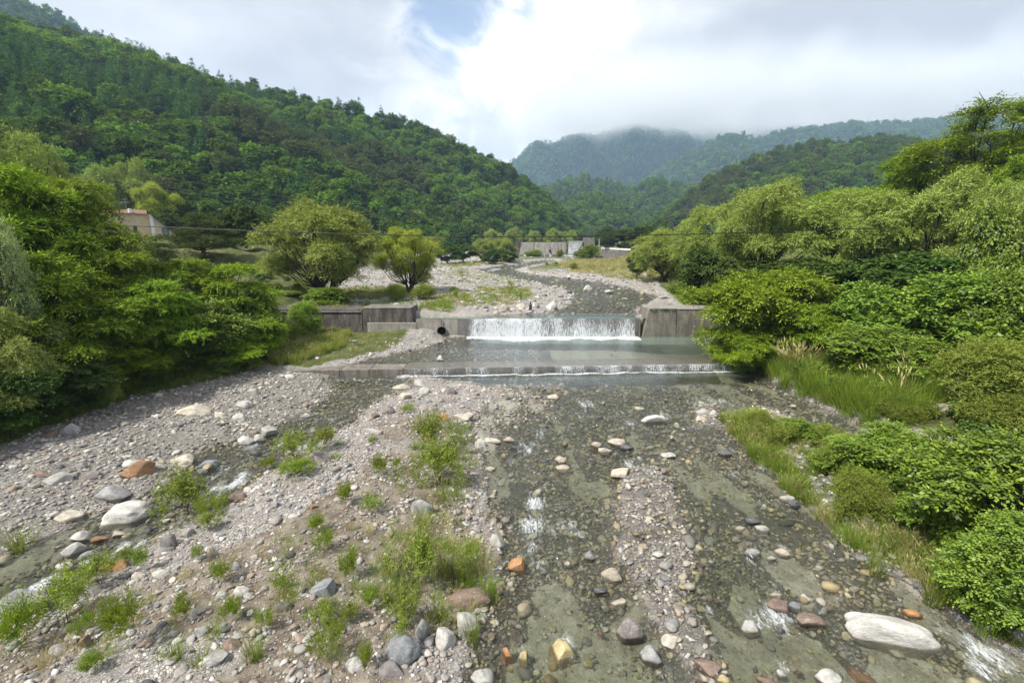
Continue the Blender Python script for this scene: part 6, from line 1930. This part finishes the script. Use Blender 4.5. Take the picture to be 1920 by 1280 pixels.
# ------------------------------------------------------------------ house, cables, poles, rail, post
def pt(px, py, Y): return tuple(at_dist(px, py, Y))
def build_house():
    Y = 84.0
    t = thing('house', 'cream house with a sloping dark roof behind the left trees', 'house', pt(295, 470, Y))
    wall = mat_plain('cream_plaster', (.55, .47, .34), .9, .2, vary=.1, scale=1.2); peach = mat_plain('peach_plaster', (.56, .45, .31), .9, .2, vary=.12, scale=1.2)
    dark = mat_plain('dark_roof_sheet', (.05, .052, .06), .6); red = mat_plain('faded_red_roof', (.20, .115, .085), .7); white = mat_plain('white_paint', (.75, .74, .70), .6)
    x0, x1 = pt(286, 440, Y)[0], pt(322, 440, Y)[0]; zt = pt(290, 400, Y)[2]; ze = pt(325, 439, Y)[2]; zb = pt(300, 490, Y)[2]
    m = MB(); m.prism([(x0, Y, zb), (x1, Y, zb), (x1, Y, ze), (x0, Y, zt)], [(x0, Y + 9, zb), (x1, Y + 9, zb), (x1, Y + 9, ze), (x0, Y + 9, zt)])
    w = part('wall', m, wall, t)
    k = (ze - zt) / (x1 - x0)
    m = MB(); a, b_ = x0 - .25, x1 + .55
    f = lambda x: zt + k * (x - x0)
    m.prism([(a, Y - .45, f(a) + .06), (b_, Y - .45, f(b_) + .06), (b_, Y - .45, f(b_) + .28), (a, Y - .45, f(a) + .28)], [(a, Y + 9.4, f(a) + .06), (b_, Y + 9.4, f(b_) + .06), (b_, Y + 9.4, f(b_) + .28), (a, Y + 9.4, f(a) + .28)])
    part('roof', m, dark, t)
    # side wing under the trees
    xa = pt(228, 440, Y + 2)[0]; zt2 = pt(280, 402, Y + 1)[2]
    m = MB(); m.box((xa, Y + 1, zb), (x0 - .004, Y + 8, zt2)); part('wall', m, peach, t, label='peach side wing wall')
    m = MB(); m.prism([(xa - .3, Y + .5, zt2 + .01), (x0 - .26, Y + .5, zt2 + .01), (x0 - .26, Y + 8.4, zt2 + .01), (xa - .3, Y + 8.4, zt2 + .01)], [(xa, Y + 2.2, zt2 + .75), (x0 - .3, Y + 2.2, zt2 + .75), (x0 - .3, Y + 6, zt2 + .75), (xa, Y + 6, zt2 + .75)])
    part('roof', m, red, t, label='faded red roof of the side wing')
    wx0, wz1 = pt(300, 427, Y)[0], pt(300, 427, Y)[2]; wx1, wz0 = pt(312, 441, Y)[0], pt(312, 441, Y)[2]
    glass = mat_plain('window_glass', (.10, .15, .16), .08, .6, vary=.02)
    m = MB(); m.box((wx0, Y - .06, wz0), (wx1, Y - .003, wz1)); fr = part('window', m, dark, t)
    m = MB(); m.box((wx0 + .1, Y - .075, wz0 + .1), (wx1 - .1, Y - .062, wz1 - .1)); part('pane', m, glass, fr)
    m = MB(); m.box((x0 + .02, Y - .03, zb), (x0 + .5, Y - .002, zt - .1)); part('lit_corner_strip', m, white, t)  # white strip paints the lit edge of the house corner
    wx0 = pt(266, 425, Y + 1)[0]; m = MB(); m.box((wx0, Y + .93, pt(266, 437, Y)[2]), (wx0 + .5, Y + .997, pt(266, 424, Y)[2])); part('window', m, dark, t)
    m = MB(); ax, az = pt(271, 398, Y + 3)[0], zt2 + .7
    m.tube([(ax, Y + 3, az), (ax, Y + 3, az + 1.9)], .035, 6)
    for q, L_ in ((1.1, 1.0), (1.35, .8), (1.8, .4)): m.tube([(ax - L_ * .9, Y + 3, az + q), (ax + L_ * .7, Y + 3, az + q + .08)], .035, 5)
    for q in (-.8, -.4, .2, .5): m.tube([(ax + q, Y + 2.6, az + 1.15), (ax + q, Y + 3.4, az + 1.15)], .025, 4)
    part('antenna', m, mat_plain('grey_metal', (.35, .36, .37), .4, .5, .6), t)
    m = MB(); m.tube([(ax + .55, Y + .9, zt2 + .1), (ax + .55, Y + .9, zt2 + .8)], .28, 10); part('tank', m, white, t, .04)
    t.rotation_euler.z = .62
build_house()

wire_m = mat_plain('black_cable', (.018, .018, .02), .6)
def cable_px(label, pix, Y, rad):
    pts = [Vector(pt(px, py, Y)) for px, py in pix]
    fine = []
    for i in range(len(pts) - 1):
        p0 = pts[max(i - 1, 0)]; p1 = pts[i]; p2 = pts[i + 1]; p3 = pts[min(i + 2, len(pts) - 1)]
        for s in range(12):
            t = s / 12
            fine.append(.5 * ((2 * p1) + (p2 - p0) * t + (2 * p0 - 5 * p1 + 4 * p2 - p3) * t * t + (3 * p1 - p0 - 3 * p2 + p3) * t ** 3))
    fine.append(pts[-1])
    m = MB(); m.tube(fine, rad, 5, False)
    o = link('cable', m.mesh('cable', wire_m)); tag(o, label, 'cable')
cable_px('thick black cable hanging across the whole valley above the weir', [(120, 418), (285, 425), (480, 433), (700, 440), (960, 444), (1200, 441), (1400, 436), (1640, 428)], 34, .033)
cable_px('uppermost thin wire before the left hillside, above the house', [(60, 296), (250, 325), (480, 361), (700, 393), (900, 412)], 66, .030)
cable_px('middle thin wire before the left hillside', [(50, 316), (240, 342), (430, 366), (640, 392), (860, 414)], 66, .026)
cable_px('lowest thin wire before the left hillside', [(60, 322), (240, 348), (430, 372), (640, 397), (860, 418)], 66, .026)
cable_px('faint upper wire before the right bank willows', [(1120, 390), (1280, 395), (1400, 396), (1520, 392)], 62, .016)
cable_px('faint lower wire before the right bank willows', [(1130, 407), (1280, 408), (1400, 409), (1520, 407)], 62, .016)

def build_small():
    grey = mat_plain('pale_pole_concrete', (.55, .55, .53), .8); dark = mat_plain('dark_pole', (.09, .08, .07), .8); white = mat_plain('white_rail_paint', (.78, .78, .76), .5)
    Y = 175
    x, _, z = pt(1123, 468, Y); t = thing('utility_pole', 'pale slim pole at the end of the white guardrail', 'pole', (x, Y, z - 3))
    m = MB(); m.tube([(x, Y, z - 3), (x, Y, pt(1123, 447, Y)[2])], [.17, .13], 8); part('shaft', m, grey, t)
    m = MB(); m.tube([(x - .5, Y, pt(1123, 449, Y)[2]), (x + .5, Y, pt(1123, 449, Y)[2])], .05, 6); part('crossarm', m, grey, t)
    x, _, z = pt(1140, 468, Y); t = thing('utility_pole', 'dark pole before the trees right of the pale one', 'pole', (x, Y, z - 3))
    m = MB(); m.tube([(x, Y, z - 3), (x, Y, pt(1140, 450, Y)[2])], [.17, .13], 8); part('shaft', m, dark, t)
    m = MB(); m.box((x - .7, Y - .06, pt(1140, 453, Y)[2]), (x + .7, Y + .06, pt(1140, 452, Y)[2])); part('crossarm', m, dark, t)
    # guardrail on the road up the right side
    A, B = Vector(pt(1128, 466.5, 178)), Vector(pt(1182, 469.5, 150))
    t = thing('guardrail', 'white guardrail along the road on the right of the far dam', 'guardrail', tuple(A.lerp(B, .5)))
    m = MB(); d = (B - A); n = Vector((-d.y, d.x, 0)).normalized() * .08
    q = [A, B, B + Vector((0, 0, .55)), A + Vector((0, 0, .55))]
    m.prism([tuple(p - n) for p in q], [tuple(p + n) for p in q]); part('rail', m, white, t)
    for i in range(9):
        p = A.lerp(B, i / 8); m = MB(); m.box((p.x - .07, p.y + .1, p.z - 1.6), (p.x + .07, p.y + .24, p.z + .62)); part('rail_post', m, grey, t)
    # embankment of dark rubble below the road
    m = MB(); r = np.random.default_rng(3); nu, nv = 40, 16; V = []
    for j in range(nv):
        for i in range(nu):
            u, v_ = i / (nu - 1), j / (nv - 1)
            px = 1100 + 90 * u; ptop = 468 + 4 * u; pb = 490 + 1 * u
            Yt = 172 - 24 * u; Yb = 150 - 26 * u
            a = np.array(pt(px, ptop, Yt)); b_ = np.array(pt(px, pb, Yb)); p = b_ * (1 - v_) + a * v_
            p[2] += .5 * r.normal() * .35; p[1] += .35 * r.normal(); V.append(p)
    for i in range(nu): V.append(np.array(pt(1100 + 90 * i / (nu - 1), 474, 200 - 24 * i / (nu - 1))))
    me = make_mesh('embankment', np.array(V), grid_faces(nv + 1, nu), [mat_concrete('dark_rubble', (.15, .13, .12), (.05, .045, .04), .6, .1)])
    tag(link('embankment', me), 'dark rubble embankment below the white guardrail', 'embankment', kind='structure')
    # dark band of a low wall on the straw meadow
    a, b_ = pt(1060, 500, 104), pt(1172, 500.5, 108)
    m = MB(); m.box((a[0], 104, a[2] - .6), (b_[0], 105, a[2] + .12)); o = link('low_wall', m.mesh('low_wall', M['conc_dark'], .02)); tag(o, 'low dark wall crossing the far straw meadow', 'wall')
    # the dark post at the water's edge
    x, y = P(994, 586, 2); z = float(land(np.array([x]), np.array([y]))[0]); t = thing('post', 'dark leaning post with a rusty top standing between the cream boulders', 'post', (x, y, z))
    pm = mat_plain('tarred_post', (.03, .032, .05), .8, vary=.3)
    m = MB(); m.tube([(x, y, z - .3), (x + .01, y, z + .15), (x + .03, y, z + .55), (x + .03, y, z + .74)], [.13, .16, .14, .09], 9); part('shaft', m, pm, t, smooth=True)
    m = MB(); m.tube([(x + .03, y, z + .742), (x + .03, y, z + .95)], [.085, .06], 8); part('cap', m, mat_plain('rusty_iron', (.12, .055, .035), .9), t)
    m = MB(); m.tube([(x - .20, y, z + .62), (x + .22, y, z + .66)], .035, 6); part('crossbar', m, mat_plain('red_oxide', (.38, .11, .05), .8), t)
build_small()
# ------------------------------------------------------------------ air and the cloud on the mountains
def build_air():
    b = NB('hazy_air')
    v = b.node('ShaderNodeVolumePrincipled')
    v.inputs['Color'].default_value = (.50, .70, .97, 1)
    v.inputs['Density'].default_value = HAZE
    v.inputs['Anisotropy'].default_value = .1
    b.L.new(v.outputs[0], b.out.inputs['Volume'])
    m = MB(); m.box((-4000, -4000, -8), (4000, 4000, 800))
    me = m.mesh('haze', b.m)
    tag(link('haze', me), 'thin bluish haze filling the valley air', 'haze', kind='stuff')

def build_cloud():
    base = at_dist(1200, 258, 2000)[2]
    b = NB('cloud_vapour')
    v = b.node('ShaderNodeVolumePrincipled'); v.inputs['Color'].default_value = (1, 1, 1, 1); v.inputs['Anisotropy'].default_value = .2
    p = b.pos()
    n = b.noise(p, .0042, 6, .6, .4); n2 = b.noise(p, .0016, 2, .5)
    sx = b.node('ShaderNodeSeparateXYZ'); b.L.new(p, sx.inputs[0])
    z = b.math('SUBTRACT', b.math('SUBTRACT', sx.outputs[2], base), b.math('MULTIPLY', sx.outputs[0], .045))
    z = b.math('ADD', z, b.math('ADD', b.math('MULTIPLY', b.math('SUBTRACT', n, .5), 260), b.math('MULTIPLY', b.math('SUBTRACT', n2, .5), 200)))
    d = b.math('MULTIPLY', b.mapr(z, -20, 130), b.mapr(z, 260, 90))
    d = b.math('MULTIPLY', d, b.math('MULTIPLY', b.mapr(sx.outputs[0], -60, 220), b.mapr(sx.outputs[1], 1650, 1800)))
    b.put(v.inputs['Density'], b.math('MULTIPLY', d, CLOUD))
    b.L.new(v.outputs[0], b.out.inputs['Volume'])
    m = MB(); m.box((-60, 1650, base - 160), (2700, 2500, base + 400))
    o = link('cloud', m.mesh('cloud', b.m)); tag(o, 'grey white cloud bank lying over the far mountain tops', 'cloud', kind='stuff')

HAZE = 0.00022
CLOUD = 0.0075
build_air(); build_cloud()
